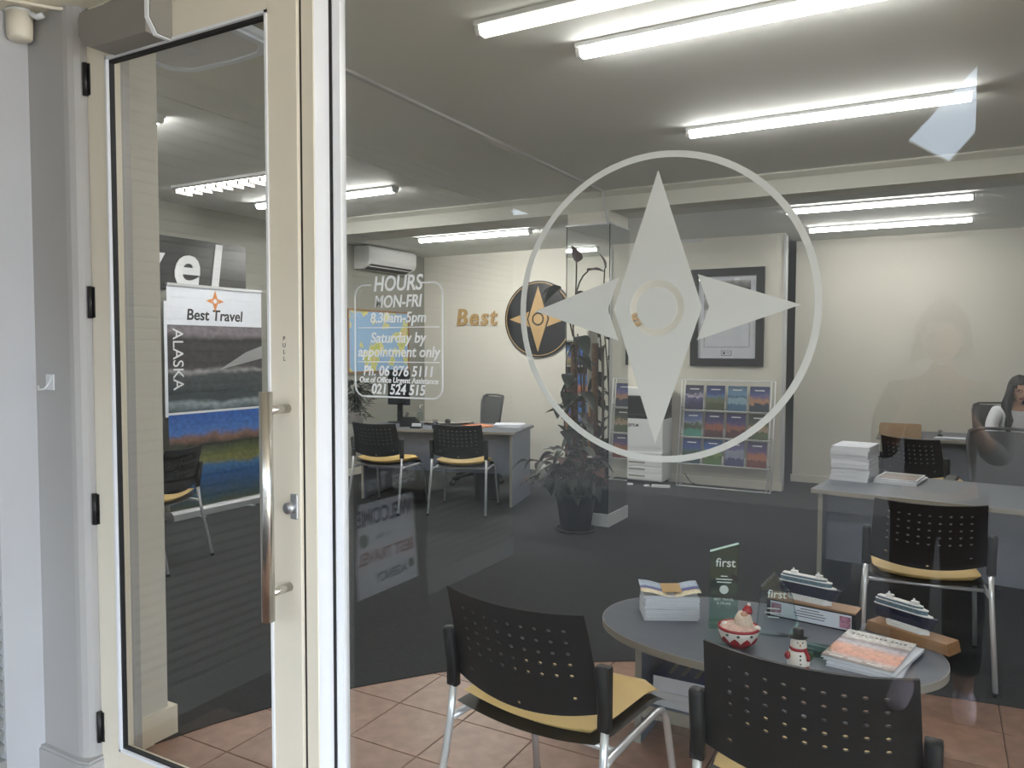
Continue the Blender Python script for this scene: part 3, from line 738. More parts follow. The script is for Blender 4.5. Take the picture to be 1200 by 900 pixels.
# pentagon award
t = thing('glass_award', 'clear pentagonal glass award with etched lettering', 'award', (-.508, 2.905, TZ), R(14))
pg = [(-.068, 0), (.055, 0), (.082, .052), (.060, .155), (-.002, .232), (-.050, .178)]
obj('body', MB().prism(pg, -.011, .011, 'y'), 'award_clear', t)
obj('bevel_edge', MB().ring(pg, [(x*.93-.0, .1+(z-.1)*.94) for x, z in pg], -.0125, .0125, 'y'), 'award_clear', t)
obj('facet', MB().prism([(.055, 0), (.082, .052), (.078, .054), (.05, .004)], -.0128, .0128, 'y'), 'award_edge', t)
obj('lettering', MB().text('first', .042, T(.006, -.0118, .155), .0003, .05, .0004), 'etch', t)
for k, wd in enumerate((.022, .030, .02)): obj('etched_line', MB().box(-.005-wd, -.005+wd, -.0118, -.0112, .10-k*.016, .104-k*.016), 'etch', t)
# santa in a cup
t = thing('christmas_cup', 'red and white ceramic cup holding a small bearded christmas figure', 'ornament', (-.600, 2.735, TZ), R(20))
obj('bowl', MB().lathe([(.030, 0), (.036, .003), (.058, .022), (.069, .05), (.072, .068), (.068, .070), (.064, .066), (.055, .05), (.02, .045)], 32), 'white_glaze', t)
zig = MB(); n = 40; vs_ = []
for k in range(n):
    a_ = 2*math.pi*k/n; c, s_ = math.cos(a_), math.sin(a_); zt_ = .046 if k % 4 in (0,) else (.038 if k % 4 in (1, 3) else .026)
    for q, (r_, z_) in enumerate(((.0365, .002), (.0592, .0215), (.0605+(zt_-.022)*.36, zt_), (.0580+(zt_-.022)*.36, zt_))): vs_.append((r_*c, r_*s_, z_))
zig._add(vs_, [(4*k+q, 4*((k+1) % n)+q, 4*((k+1) % n)+q+1, 4*k+q+1) for k in range(n) for q in range(3)]); obj('zigzag_glaze', zig, 'red_glaze', t)
obj('rim', MB().lathe([(.069, .063), (.0735, .066), (.0735, .072), (.068, .074), (.064, .070), (.066, .063)], 32, cap=False), 'red_glaze', t)
obj('cream_top', MB().lathe([(.064, .060), (.060, .072), (.035, .080), (.004, .083)], 24), 'cocoa_cream', t)
fg = obj('figure', MB().lathe([(.030, .07), (.034, .085), (.028, .105), (.018, .122), (.003, .127)], 20, T(.016, 0, 0)), 'beard', t)
obj('face', MB().ball((.016, -.014, .118), (.013, .010, .012), 12), 'skin', fg)
obj('hat', MB().lathe([(.018, .122), (.017, .132), (.010, .145), (.002, .152)], 16, T(.016, 0, 0, 0, 0, R(6))), 'red_glaze', fg)
obj('pompom', MB().ball((.034, 0, .150), .0068, 10), 'white_glaze', fg)
for x, y in ((-.048, .01), (.062, -.02)): obj('marshmallow', MB().ball((x, y, .074), (.012, .012, .009), 10), 'white_glaze', t)
for a_ in (230, 262, 300):
    c, s_ = math.cos(R(a_)), math.sin(R(a_)); obj('holly', MB().ball((.0695*c, .0695*s_, .056), (.006, .006, .005), 8), 'green_dark', t)
# snowman
t = thing('snowman_figurine', 'small ceramic snowman with top hat standing by the magazines', 'figurine', (-.385, 2.645, TZ), R(20))
sm = obj('body', MB().lathe([(.022, 0), (.034, .006), (.037, .028), (.030, .055), (.024, .062), (.026, .072), (.025, .088), (.014, .102), (.002, .106)], 24), 'white_glaze', t)
hat = obj('hat', MB().lathe([(.030, .098), (.031, .102), (.018, .104), (.0175, .125), (.016, .128), (.002, .128)], 20, T(0, 0, 0, 0, R(-4))), 'black_gloss', t)
for x in (-.016, .016): obj('boot', MB().ball((x, -.016, .008), (.016, .020, .0085), 12), 'red_glaze', t)
obj('scarf', MB().lathe([(.0265, .060), (.029, .065), (.0265, .071)], 20, cap=False).tube([(.018, -.022, .064), (.024, -.030, .05), (.026, -.032, .034)], .006, 8), 'red_glaze', t)
for x in (-.036, .036): obj('mitten', MB().ball((x, -.010, .043), (.010, .012, .014), 10), 'red_glaze' if x < 0 else 'green_dark', t)
for z_ in (.024, .037, .050): obj('button', MB().ball((0, -.0345+.06*(z_-.028), z_), .0032, 8), 'black_gloss', t)
obj('nose', MB().lathe([(.0035, 0), (.0005, .014)], 8, T(0, -.024, .083, 0, R(90))), 'orange_ink', t)
for x in (-.008, .008): obj('eye', MB().ball((x, -.0235, .090), .0024, 8), 'black_gloss', t)
# small glass coasters
for k in range(3):
    o = tag(obj('glass_coaster', MB().box(-.048, .048, -.030, .030, 0, .009, bev=.001), 'award_green', None, (-.352+k*.002, 2.79, TZ+k*.0095), R(6)), 'green-edged glass slab in the little stack behind the snowman', 'glass slab', 'glass slabs on the oval table')
# sale magazines
pic('cover_sale', [(0, (60, 44, 44)), (.14, (196, 170, 164)), (.22, (214, 138, 112)), (.45, (222, 156, 128)), (.60, (196, 190, 206)), (.70, (150, 130, 130)), (.76, (226, 222, 220)), (1, (232, 230, 230))], .05, 2.6, axis=1)
z = TZ; mx, my = -.180, 2.855
for k, (h, cv, a_, dx, dy, lb) in enumerate(((.010, 'paper', -6, .006, -.012, 'lower magazine with blue-white page edges under the sale magazine'), (.009, 'paper', -13, .010, -.004, 'middle magazine poking out right under the sale magazine'), (.008, 'cover_sale', -9, -.006, 0, 'travel sale magazine with pink sunset cover on the oval table'))):
    b = sheetbook('magazine', .225, .31, h, cv); b.location = (mx+dx, my+dy, z); b.rotation_euler = (0, 0, R(a_-2)); z += h+.0002
    tag(b, lb, 'magazine', 'magazines on the oval table')
    if k == 2:
        obj('lettering', MB().text('EXPLORER SALE', .021, T(0, .118, h+.0003, 0, R(-90)), .0002, spacing=1.25), 'ink', b)
        for q in (-.07, -.01, .05): obj('small_print', MB().box(q-.022, q+.022, -.135, -.129, h, h+.0003), 'letter_white', b)
# model ships
def ship(parent, L_, hull, with_fin):
    hw = L_*.065
    def dk(s0, s1, w_, z0, z1, name, m, bow=.12):
        o = [(s0, -w_*.8), (s0, w_*.8), (s0+.02, w_), (s1-bow*L_, w_), (s1-.02*L_, w_*.35), (s1, 0), (s1-.02*L_, -w_*.35), (s1-bow*L_, -w_), (s0+.02, -w_)]
        return obj(name, MB().prism(o, z0, z1, 'z'), m, parent)
    # hull with raked bow
    hp = MB(); rows = []
    for zz, s0, s1, w_ in ((0, -.46, .42, .55), (.022*L_/.2, -.49, .47, .9), (.040*L_/.2, -.50, .52, 1)):
        rows.append([(s0*L_, -hw*w_*.7, zz), (s0*L_, hw*w_*.7, zz), (.3*L_, hw*w_, zz), (s1*L_*.92, hw*w_*.4, zz), (s1*L_, 0, zz), (s1*L_*.92, -hw*w_*.4, zz), (.3*L_, -hw*w_, zz)])
    vs_ = [v for r_ in rows for v in r_]; n = 7
    hp._add(vs_, [tuple(range(n))[::-1], tuple(range(2*n, 3*n))]+[(q*n+i, q*n+(i+1) % n, (q+1)*n+(i+1) % n, (q+1)*n+i) for q in range(2) for i in range(n)])
    obj('hull', hp, hull, parent)
    k = L_/.2; z = .040*k
    dk(-.49*L_, .44*L_, hw*.98, z, z+.004*k, 'deck', 'ship_white')
    dk(-.47*L_, .36*L_, hw*.94, z+.004*k, z+.017*k, 'cabin_deck', 'ship_glass')
    dk(-.47*L_, .37*L_, hw*.97, z+.017*k, z+.020*k, 'deck', 'ship_white')
    dk(-.44*L_, .28*L_, hw*.80, z+.020*k, z+.026*k, 'cabin_deck', 'ship_glass')
    dk(-.44*L_, .29*L_, hw*.84, z+.026*k, z+.029*k, 'deck', 'ship_white')
    for s_ in (-.26, .15):
        obj('funnel', MB().box(s_*L_-.010*k, s_*L_+.012*k, -.006*k, .006*k, z+.029*k, z+.039*k, bev=.001).tube([(s_*L_, 0, z+.038*k), (s_*L_-.004, 0, z+.046*k)], .003*k, 6), 'ship_white', parent)
# boxed ship
t = thing('display_box', 'long dark box with printed label carrying the first model ship', 'box', (-.405, 3.135, TZ), R(-8))
obj('box_body', MB().box(-.165, .165, -.045, .045, 0, .068), 'black_gloss', t)
obj('label_sheet', MB().box(-.150, .150, -.0462, -.045, .006, .062), 'paper', t)
mat('label_pink', (176, 120, 140), .6, var=.4, scale=60)
for x in (-.128, .128): obj('label_picture', MB().box(x-.02, x+.02, -.0468, -.0462, .012, .056), 'label_pink', t)
for k, wd in enumerate((.035, .05, .06, .055)): obj('label_line', MB().box(-wd, wd, -.0468, -.0462, .052-k*.010, .0545-k*.010), 'ink', t)
obj('lid', MB().box(-.165, .165, -.045, .045, .068, .074), 'wood', t)
t = thing('model_ship', 'white and teal model cruise ship on top of the labelled box', 'model ship', (-.42, 3.135, TZ+.0742), R(-13))
obj('stand', MB().prism([(-.07, -.018), (.06, -.018), (.085, 0), (.06, .018), (-.07, .018), (-.085, 0)], 0, .020), 'white_plastic', t)
hh = put('ship', None, t, (0, 0, .018)); ship(hh, .235, 'hull_navy', 0)
t = thing('ship_plinth', 'solid wooden plinth at the right end of the oval table', 'plinth', (-.066, 3.098, TZ), R(-27))
obj('block', MB().prism([(-.155, 0), (.155, 0), (.145, .038), (-.145, .038)], -.04, .04, 'y'), 'wood', t)
t = thing('model_ship', 'white model cruise ship with navy hull on the wooden plinth', 'model ship', (-.082, 3.104, TZ+.0382), R(-29))
obj('stand', MB().prism([(-.06, -.02), (.06, -.02), (.085, 0), (.06, .02), (-.06, .02), (-.08, 0)], 0, .014), 'white_plastic', t)
hh = put('ship', None, t, (-.015, .015, .012)); ship(hh, .235, 'hull_navy', 0)
# books on the shelf
z = .1482
for k, (w_, d_, h, cv, pg_, lb) in enumerate(((.30, .24, .030, 'paper', 'paper_page', 'bottom white book on the shelf under the oval table'), (.29, .235, .030, 'blue_cover', 'paper_page', 'middle book with dark cover on the shelf under the oval table'), (.275, .225, .056, 'blue_cover', 'paper', 'thick blue-covered book on top of the shelf pile under the oval table'))):
    b = sheetbook('book', w_, d_, h, cv, pg_); b.location = (-.80+k*.006, 2.892-.005*k, z); b.rotation_euler = (0, 0, R(-2+k)); z += h+.0003
    tag(b, lb, 'book', 'books under the oval table')
    if k == 2:
        for q in range(4): obj('title_bar', MB().box(-.09+q*.05, -.075+q*.05, -.07, .05-q*.01, h, h+.0003), 'desk_edge', b)

# ================================================================== ITEMS ON THE RIGHT DESK
z = DZ; yaw = R(-7)
for k in range(8):
    h = .0255
    b = put('paper_ream', None)
    obj('pages', MB().box(-.105, .105, -.148, .148, 0.0006, h-.0006), 'paper_page', b)
    obj('cover', MB().box(-.1055, .1055, -.1485, .1485, h-.0006, h).box(-.1055, -.1050, -.1485, .1485, 0, h-.0006), 'paper', b)
    b.location = (-.435+random.uniform(-.004, .004), 5.085+random.uniform(-.006, .006), z); b.rotation_euler = (0, 0, yaw+R(random.uniform(-2.5, 2.5))); z += h+.0003
    tag(b, 'white booklet block within the tall stack on the right desk' if k < 7 else 'topmost white booklet block of the tall stack on the right desk', 'booklet', 'booklets in the desk stack')
pic('cover_mag', [(0, (120, 100, 96)), (.4, (150, 130, 120)), (.6, (110, 104, 104)), (1, (170, 160, 150))], .2, 5, axis=1)
b = sheetbook('magazine', .235, .30, .018, 'paper'); b.location = (-.185, 5.10, DZ); b.rotation_euler = (0, 0, R(-10)); tag(b, 'thick magazine lying under another beside the tall stack on the right desk', 'magazine', 'magazines on the right desk')
b = sheetbook('magazine', .225, .29, .010, 'paper'); b.location = (-.188, 5.10, DZ+.0182); b.rotation_euler = (0, 0, R(-8)); tag(b, 'magazine with brownish cover picture on top, beside the tall desk stack', 'magazine', 'magazines on the right desk')
obj('cover_picture', MB().box(-.10, .10, -.125, .13, .0100, .0104), 'cover_mag', b)
# far desk
t = thing('cardboard_box', 'open shallow cardboard box on the far desk', 'box', (-.300, 7.80, DZ), R(2))
for q in ((-.17, .17, -.13, -.126), (-.17, .17, .126, .13)): obj('side', MB().box(q[0], q[1], q[2], q[3], 0, .105), 'card', t)
for q in (-.17, .166): obj('side', MB().box(q, q+.004, -.126, .126, 0, .105), 'card', t)
obj('bottom', MB().box(-.166, .166, -.126, .126, 0, .004), 'card', t)
tag(obj('paper_sheet', MB().prism([(-.13, -.06), (.13, -.05), (.15, .07), (-.11, .06)], 0, .006).box(-.1, .12, -.05, .05, .006, .009, T(0, 0, 0, R(5))), 'paper', None, (.10, 7.80, DZ)), 'loose white papers on the far desk beside the cardboard box', 'paper')
t = thing('hand_stamp', 'small grey hand stamp on the far desk papers', 'stamp', (.02, 7.88, DZ+.0002))
obj('base', MB().box(-.02, .02, -.015, .015, 0, .022, bev=.003), 'black_plastic', t)
obj('handle', MB().tube([(0, 0, .02), (0, 0, .045)], .006, 10).ball((0, 0, .054), (.020, .018, .014), 12), 'grey_metal', t)

# ================================================================== ITEMS ON THE LEFT DESK
def onL(u, v):   # along the left desk top, metres from its front right corner (u leftwards, v backwards)
    return (-3.457-u*math.cos(R(13.5))-v*math.sin(R(13.5)), 6.262-u*math.sin(R(13.5))+v*math.cos(R(13.5)))
A = R(13.5)
def at_(u, v, z=DZ): x, y = onL(u, v); return (x, y, z)
for k in range(4):
    b = sheetbook('brochure', .21, .295, .007, 'paper'); x, y = onL(.18+.006*k, .50+.01*k)
    b.location = (x, y, DZ+k*.0072); b.rotation_euler = (0, 0, A+R(80+7*k)); tag(b, 'white brochure in the loose pile at the right end of the left desk', 'brochure', 'brochures on the left desk')
tag(obj('folder', MB().box(-.11, .11, -.15, .15, 0, .006), 'orange_folder', None, at_(.50, .50), A+R(60)), 'thin orange folder lying on the left desk', 'folder')
t = thing('monitor', 'black computer monitor on the left desk seen from behind', 'monitor', at_(1.42, .58), A+R(-12))
obj('screen', MB().box(-.14, .14, -.02, .0, .19, .56, bev=.006), 'screen_black', t)
obj('neck', MB().box(-.03, .03, 0, .02, .01, .32), 'black_plastic', t)
obj('foot', MB().box(-.11, .11, -.06, .10, 0, .012, bev=.003), 'black_plastic', t)
t = thing('desk_phone', 'dark desk phone leaning up beside the monitor on the left desk', 'phone', at_(1.18, .30), A+R(8))
obj('body', MB().prism([(-.10, 0), (.10, 0), (.10, .03), (-.10, .10)], -.08, .08, 'x'), 'black_plastic', t)
obj('handset', MB().tube([(-.055, -.085, .045), (-.055, -.03, .075), (-.055, .05, .10), (-.055, .085, .115)], [.022, .014, .014, .022], 8), 'black_plastic', t)
t = thing('sanitiser_bottle', 'clear bottle standing near the monitor on the left desk', 'bottle', at_(1.22, .66))
obj('bottle', MB().lathe([(.032, 0), (.034, .01), (.034, .10), (.014, .135), (.013, .15)], 16), 'award_clear', t)
obj('pump', MB().tube([(0, 0, .15), (0, 0, .185), (.03, 0, .185)], .006, 8), 'white_plastic', t)
t = thing('card_holder', 'dark business card holder with white cards on the left desk', 'card holder', at_(1.03, .10), A)
obj('holder', MB().box(-.055, .055, -.03, .03, 0, .018).box(-.055, .055, .02, .03, .018, .05), 'black_plastic', t)
obj('cards', MB().box(-.045, .045, -.004, .019, .0182, .046, T(0, 0, 0)), 'paper', t)
t = thing('pen_cup', 'small dark pen cup on the front of the left desk', 'pen cup', at_(.84, .12), A)
obj('cup', MB().lathe([(.030, 0), (.032, .06), (.029, .06), (.027, .006)], 16), 'hull_navy', t)
for q in range(3): obj('pen', MB().tube([(-.012+.012*q, 0, .01), (-.018+.018*q, .004, .092)], .004, 6), 'black_plastic', t)
t = thing('oval_tray', 'flat grey oval tray with black knob on the left desk', 'tray', at_(.88, .58), A+R(10))
obj('plate', MB().lathe([(.02, 0), (.20, .002), (.27, .022), (.275, .026), (.20, .010), (.02, .008)], 36, sy=.55), 'grey_metal', t)
obj('knob', MB().lathe([(.018, .008), (.030, .02), (.030, .04), (.018, .052), (.004, .055)], 16), 'black_plastic', t)
for q, (u, v) in enumerate(((.68, .12), (.58, .16))):
    tag(obj('paper_sheet', MB().box(-.09, .09, -.12, .12, 0, .003), 'paper', None, at_(u, v+.1), A+R(85+10*q)), ('white sheet of paper beside the pen cup on the left desk', 'white sheet of paper near the orange folder on the left desk')[q], 'paper', 'papers on the left desk')
t = thing('waste_bin', 'dark round waste bin under the left desk', 'bin', (*onL(.40, .42), .004))
obj('bucket', MB().lathe([(.115, 0), (.14, .27), (.145, .275), (.137, .275), (.112, .01)], 24, cap=False), 'pot_black', t)
obj('bottom', MB().lathe([(.002, .006), (.113, .006), (.113, .012)], 24), 'pot_black', t)

# ================================================================== PLANTS
def leaf_mesh(name, L_, W_, m, droop=.25):
    g = MB(); n = 7; vs_ = []
    for i in range(n+1):
        u = i/n; ww = W_*.9*math.sin(math.pi*min(1, u**.72*.94+.06))**.85
        zz = -droop*L_*u*u
        for s_ in (-1, -.5, 0, .5, 1): vs_.append((ww*s_, L_*u, zz+abs(s_)*ww*.35))
    g._add(vs_, [(i*5+k, i*5+k+1, (i+1)*5+k+1, (i+1)*5+k) for i in range(n) for k in range(4)], True)
    return g.mesh(name, m)
def bez(a_, b_, c_, n=6):
    a_, b_, c_ = Vector(a_), Vector(b_), Vector(c_); return [(a_*(1-t_)**2+b_*2*t_*(1-t_)+c_*t_*t_) for t_ in [k/n for k in range(n+1)]]
pt = thing('potted_climber', 'tall climbing houseplant on a pole in a black pot before the mirrored column', 'plant', (-2.60, 5.76, .004))
obj('pot', MB().lathe([(.122, .02), (.165, .29), (.175, .295), (.178, .325), (.165, .325), (.155, .28)], 28), 'pot_black', pt)
obj('saucer', MB().lathe([(.13, 0), (.165, .005), (.172, .025), (.162, .025), (.155, .012), (.02, .010)], 28), 'pot_black', pt)
obj('soil', MB().lathe([(.155, .285), (.10, .295), (.005, .30)], 20), 'soil', pt)
obj('moss_pole', MB().tube([(-.03, .02, .25), (-.03, .02, 1.55)], .030, 10), 'coir', pt)
obj('stake', MB().tube([(.06, .03, .25), (.05, .04, 1.5)], .012, 8), 'stem', pt)
obj('stake', MB().tube([(-.09, .0, .25), (-.085, .0, 1.05)], .013, 8), 'wood', pt)
lm = [leaf_mesh('leaf', .20, .085, 'leaf', .35), leaf_mesh('leaf', .17, .080, 'leaf_red', .45), leaf_mesh('leaf', .16, .078, 'leaf', .7), leaf_mesh('leaf', .22, .095, 'leaf_dark', .6), leaf_mesh('leaf', .18, .082, 'leaf', .9)]
random.seed(11)
def add_leaf(parent, p, d, me, sc_=1.0):
    d = Vector(d).normalized(); up = Vector((random.uniform(-.3, .3), random.uniform(-.3, .3), 1))
    x_ = d.cross(up).normalized(); z_ = x_.cross(d)
    o = put('leaf', me, parent); mtx = Matrix((x_, d, z_)).transposed().to_4x4(); mtx.translation = p
    o.matrix_local = mtx @ Matrix.Scale(sc_, 4); return o
stems = [bez((.0, 0, .3), (.06, -.05, 1.0), (-.02, -.04, 1.72)), bez((-.03, -.03, .3), (-.12, -.06, .9), (-.06, -.05, 1.35)), bez((.05, -.02, .3), (.12, -.06, .8), (.03, -.05, 1.62)),
         bez((-.02, -.03, 1.6), (-.02, -.05, 2.05), (.12, -.06, 2.12)), bez((-.02, -.03, 1.6), (-.10, -.05, 1.98), (-.16, -.07, 2.0)), bez((-.02, -.03, 1.65), (.02, -.05, 2.0), (.02, -.06, 2.2)),
         bez((-.05, -.03, .32), (-.24, -.06, .62), (-.40, -.10, .56)), bez((-.05, -.05, .32), (-.2, -.1, .55), (-.36, -.12, .42)), bez((.05, -.05, .32), (.18, -.08, .6), (.24, -.1, .5))]
for st in stems: obj('vine', MB().tube(st, .0065, 6), 'stem', pt)
for k in range(62):      # bushy lower crown
    a_ = random.uniform(0, 2*math.pi); r_ = random.uniform(.02, .25); p = Vector((r_*math.cos(a_)-.05, r_*math.sin(a_)*.55-.05, random.uniform(.36, .74-.6*r_)))
    add_leaf(pt, p, (math.cos(a_), math.sin(a_)*.7-.25, random.uniform(-.9, .9)), random.choice(lm), random.uniform(.5, .95))
for st in stems[:3]:
    for k in range(13):
        q = st[min(6, 1+k*5//12)]; a_ = random.uniform(0, 2*math.pi)
        if q.z > 1.45 and random.random() < .4: continue
        add_leaf(pt, Vector(q)+Vector((0, 0, random.uniform(-.06, .08))), (math.cos(a_), math.sin(a_)*.6-.35, random.uniform(-.5, .3)), random.choice(lm), random.uniform(.65, .95))
for st in stems[3:6]:
    add_leaf(pt, st[-1], (st[-1]-st[-2])+Vector((0, 0, -.02)), lm[1], .8)
add_leaf(pt, stems[4][-1]+Vector((.05, 0, 0)), (-1, -.2, -.5), lm[0], .9)
for st in stems[6:]:
    for k in (3, 4, 5, 6):
        a_ = random.uniform(0, 6.28); add_leaf(pt, st[k], (math.cos(a_)*.7-.4, -.3, random.uniform(-.7, .2)), random.choice(lm), random.uniform(.55, .8))
# bushy desk plant
dp = thing('desk_plant', 'dense dark green plant in a pot at the left end of the left desk', 'plant', (*onL(1.50, .10)[:2], DZ))
dp.location = (-5.29, 6.15, DZ)
obj('pot', MB().lathe([(.075, 0), (.10, .12), (.104, .125), (.094, .125), (.088, .10)], 20), 'white_glaze', dp)
obj('soil', MB().lathe([(.09, .105), (.005, .112)], 16), 'soil', dp)
lm2 = [leaf_mesh('leaf', .13, .03, 'leaf_dark', .5), leaf_mesh('leaf', .11, .028, 'leaf', .4)]
obj('stem', MB().tube([(0, 0, .1), (.01, 0, .34)], .008, 6), 'stem', dp)
for k in range(120):
    a_ = random.uniform(0, 6.28); r_ = random.uniform(0, .13); p = (r_*math.cos(a_), r_*math.sin(a_), .12+random.random()**.8*.34-r_*.5)
    add_leaf(dp, p, (math.cos(a_), math.sin(a_), random.uniform(-.5, .8)), random.choice(lm2), random.uniform(.7, 1.1))

# ================================================================== BACK WALL
WY = 8.449
ws = thing('wall_lettering', 'gold company lettering on the back wall either side of the round emblem', 'sign', (-4.32, WY, 1.88))
for q, (ch, x) in enumerate(zip('Best', (-1.13, -.945, -.785, -.655))): obj('letter', MB().text(ch, .30, T(x, -.012, .02), .01, .12, .006), 'gold', ws)
for q, (ch, x) in enumerate(zip('Travel', (.665, .80, .94, 1.09, 1.245, 1.375))): obj('letter', MB().text(ch, .30, T(x, -.012, -.01), .01, .12, .006), 'gold', ws)
em = thing('round_emblem', 'black disc with gold compass star on the back wall', 'sign', (-4.32, WY, 1.87))
obj('disc', MB().prism(circle(0, 0, .47, 72), -.03, 0, 'y'), 'black_gloss', em)
obj('ring', MB().ring(circle(0, 0, .452, 72), circle(0, 0, .442, 72), -.034, -.03), 'gold', em)
m_ = MB(); star(m_, .40, -.04, -.03); obj('star_body', m_, 'gold', em)
for s_ in (1, -1):
    m_ = MB(); wing(m_, .40, s_, -.04, -.03); obj('star_wing', m_, 'gold', em)
obj('star_centre', MB().prism(circle(0, 0, .155*.40, 36), -.04, -.03, 'y'), 'gold', em)
fp = thing('framed_poster', 'black framed certificate poster above the brochure rack', 'picture', (-2.03, WY, 1.85))
W2, H2, fw = .395, .53, .085
for q in ((-W2, W2, H2-fw, H2), (-W2, W2, -H2, -H2+fw)): obj('frame_side', MB().box(q[0], q[1], -.035, 0, q[2], q[3]), 'black_gloss', fp)
for q in ((-W2, -W2+fw), (W2-fw, W2)): obj('frame_side', MB().box(q[0], q[1], -.035, 0, -H2+fw, H2-fw), 'black_gloss', fp)
mt_ = obj('mat_board', MB().box(-W2+fw, W2-fw, -.012, 0, -H2+fw, H2-fw), 'paper', fp)
pic('poster_print', [(0, (196, 200, 206)), (.5, (206, 208, 212)), (.62, (150, 150, 150)), (.75, (200, 200, 204)), (.86, (56, 56, 58)), (.97, (170, 170, 172)), (1, (214, 214, 216))], .05, 6)
obj('print', MB().box(-.25, .25, -.0135, -.012, -.33, .40), 'poster_print', fp)
obj('print_sheet', MB().box(-.235, .235, -.0145, -.0135, -.315, .08), 'paper', fp)
obj('plaque', MB().box(-.055, .055, -.016, -.012, -.415, -.36), 'ink', fp)
obj('plaque_sheet', MB().box(-.05, .05, -.017, -.016, -.41, -.365), 'paper', fp)
obj('plaque_mark', MB().box(-.035, -.012, -.018, -.017, -.40, -.375).box(.0, .035, -.018, -.017, -.388, -.383), 'ink', fp)
obj('glazing', MB().box(-W2+fw, W2-fw, -.024, -.021, -H2+fw, H2-fw), 'frame_glass', fp)

# ================================================================== COPIER
cpz = thing('photocopier', 'white and black office photocopier with paper drawers against the partition', 'photocopier', (-2.88, 8.10, .004))
obj('drawer_base', MB().box(-.29, .26, 0, .33, .045, .345, bev=.006), 'white_plastic', cpz)
obj('body', MB().box(-.29, .26, 0, .33, .35, .73, bev=.006), 'white_plastic', cpz)
obj('front_panel', MB().box(-.285, .255, -.006, .0, .42, .715), 'white_plastic', cpz)
obj('lettering', MB().text('FUJIFILM', .045, T(-.10, -.0068, .655), .0005, 0, .001), 'ink', cpz)
for k in range(4):
    zq = .06+k*.075+(.01 if k == 3 else 0)
    d_ = obj('drawer', MB().box(-.28, .25, -.010, 0, zq, zq+.066, bev=.002), 'white_plastic', cpz)
    obj('drawer_grip', MB().box(-.13, .06, -.0115, -.010, zq+.026, zq+.044), 'grey_metal', d_)
obj('output_bay', MB().box(-.285, .255, .012, .32, .73, .98), 'black_gloss', cpz)
obj('output_tray', MB().box(-.26, .20, -.02, .012, .76, .775), 'black_plastic', cpz)
obj('control_panel', MB().box(-.20, .10, -.06, .02, .96, .985, T(0, 0, 0, 0, R(0))), 'black_plastic', cpz)
obj('scanner_lid', MB().box(-.29, .26, 0, .33, .98, 1.07, bev=.01), 'white_plastic', cpz)
for x in (-.24, .21):
    for y in (.05, .28): obj('caster', MB().tube([(x-.02, y, .025), (x+.02, y, .025)], .025, 12), 'black_plastic', cpz)
for k, x in enumerate((-2.98, -2.76)): tag(obj('floor_pad', MB().lathe([(.045, 0), (.05, .004), (.045, .012), (.01, .014)], 16), 'white_plastic', None, (x, 8.03, .004)), ('round white floor pad under the left of the photocopier front', 'round white floor pad under the right of the photocopier front')[k], 'floor pad', 'floor pads')
t = thing('power_board', 'white power board with cord on the carpet between photocopier and brochure rack', 'power board', (-2.60, 8.02, .004), R(15))
obj('block', MB().box(-.11, .09, -.025, .025, 0, .03, bev=.006), 'white_plastic', t)
obj('cord', MB().tube([(-.10, .01, .015), (-.13, .02, .012), (-.14, .045, .012), (-.10, .06, .012), (-.02, .062, .012), (.05, .05, .012)], .006, 8), 'black_plastic', t)
tag(obj('cord', MB().tube([(-2.44, 8.30, .14), (-2.36, 8.27, .05), (-2.25, 8.26, .011), (-2.05, 8.28, .011), (-1.95, 8.36, .011)], .005, 8), 'black_plastic'), 'thin dark cord on the carpet behind the brochure rack foot', 'cord')

# ================================================================== BROCHURE RACK
rk = thing('brochure_rack', 'white wire brochure rack standing before the partition', 'rack', (-2.0, 8.22, .004))
def lean_(x, z, off=0): return (x, .0+.17*z/1.16+off, z)
for x in (-.50, -.46, .46, .50): obj('upright', MB().tube([lean_(x, .0), lean_(x, 1.16)], .0065, 8), 'white_plastic', rk)
obj('base_wire', MB().tube([(-.50, 0, .007), (.50, 0, .007)], .0065, 8), 'white_plastic', rk)
for s_ in (-1, 1): obj('base_foot', MB().tube([(s_*.48, 0, .007), (s_*.48, .20, .007)], .0065, 8), 'white_plastic', rk)
obj('top_wire', MB().tube([lean_(-.50, 1.16), lean_(.50, 1.16)], .0065, 8), 'white_plastic', rk)
rows = (.835, .545, .255); cw = .232
PICS = [[(40, 38, 92), (70, 66, 130), (210, 200, 225), (60, 60, 110)], [(84, 92, 60), (110, 120, 90), (96, 140, 190), (60, 80, 160)], [(70, 120, 160), (150, 190, 214), (60, 80, 110), (120, 170, 214)], [(60, 70, 90), (206, 150, 120), (170, 130, 150), (90, 100, 170)],
        [(70, 160, 140), (70, 90, 60), (150, 160, 176), (90, 120, 190)], [(90, 44, 48), (170, 90, 70), (120, 80, 130), (70, 60, 130)], [(96, 46, 50), (170, 96, 76), (118, 80, 136), (66, 60, 136)], [(90, 110, 70), (190, 160, 130), (110, 120, 70), (80, 90, 80)],
        [(40, 70, 80), (60, 100, 90), (60, 100, 150), (50, 80, 170)], [(90, 130, 60), (120, 150, 70), (80, 130, 190), (50, 100, 190)], [(70, 74, 130), (150, 160, 190), (170, 170, 200), (120, 120, 180)], [(130, 60, 56), (200, 120, 90), (150, 100, 130), (96, 76, 140)]]
DESC = ['dark blue starry cover', 'blue sky and temple cover', 'pale lake and peaks cover', 'sunset balloon cover', 'green lagoon cover', 'red city dusk cover', 'red city dusk cover', 'green hillside cover', 'dark blue coast cover', 'green field cover', 'violet and white cover', 'rose sunset skyline cover']
ROWN = ['top', 'middle', 'bottom']; COLN = ['first', 'second', 'third', 'fourth']
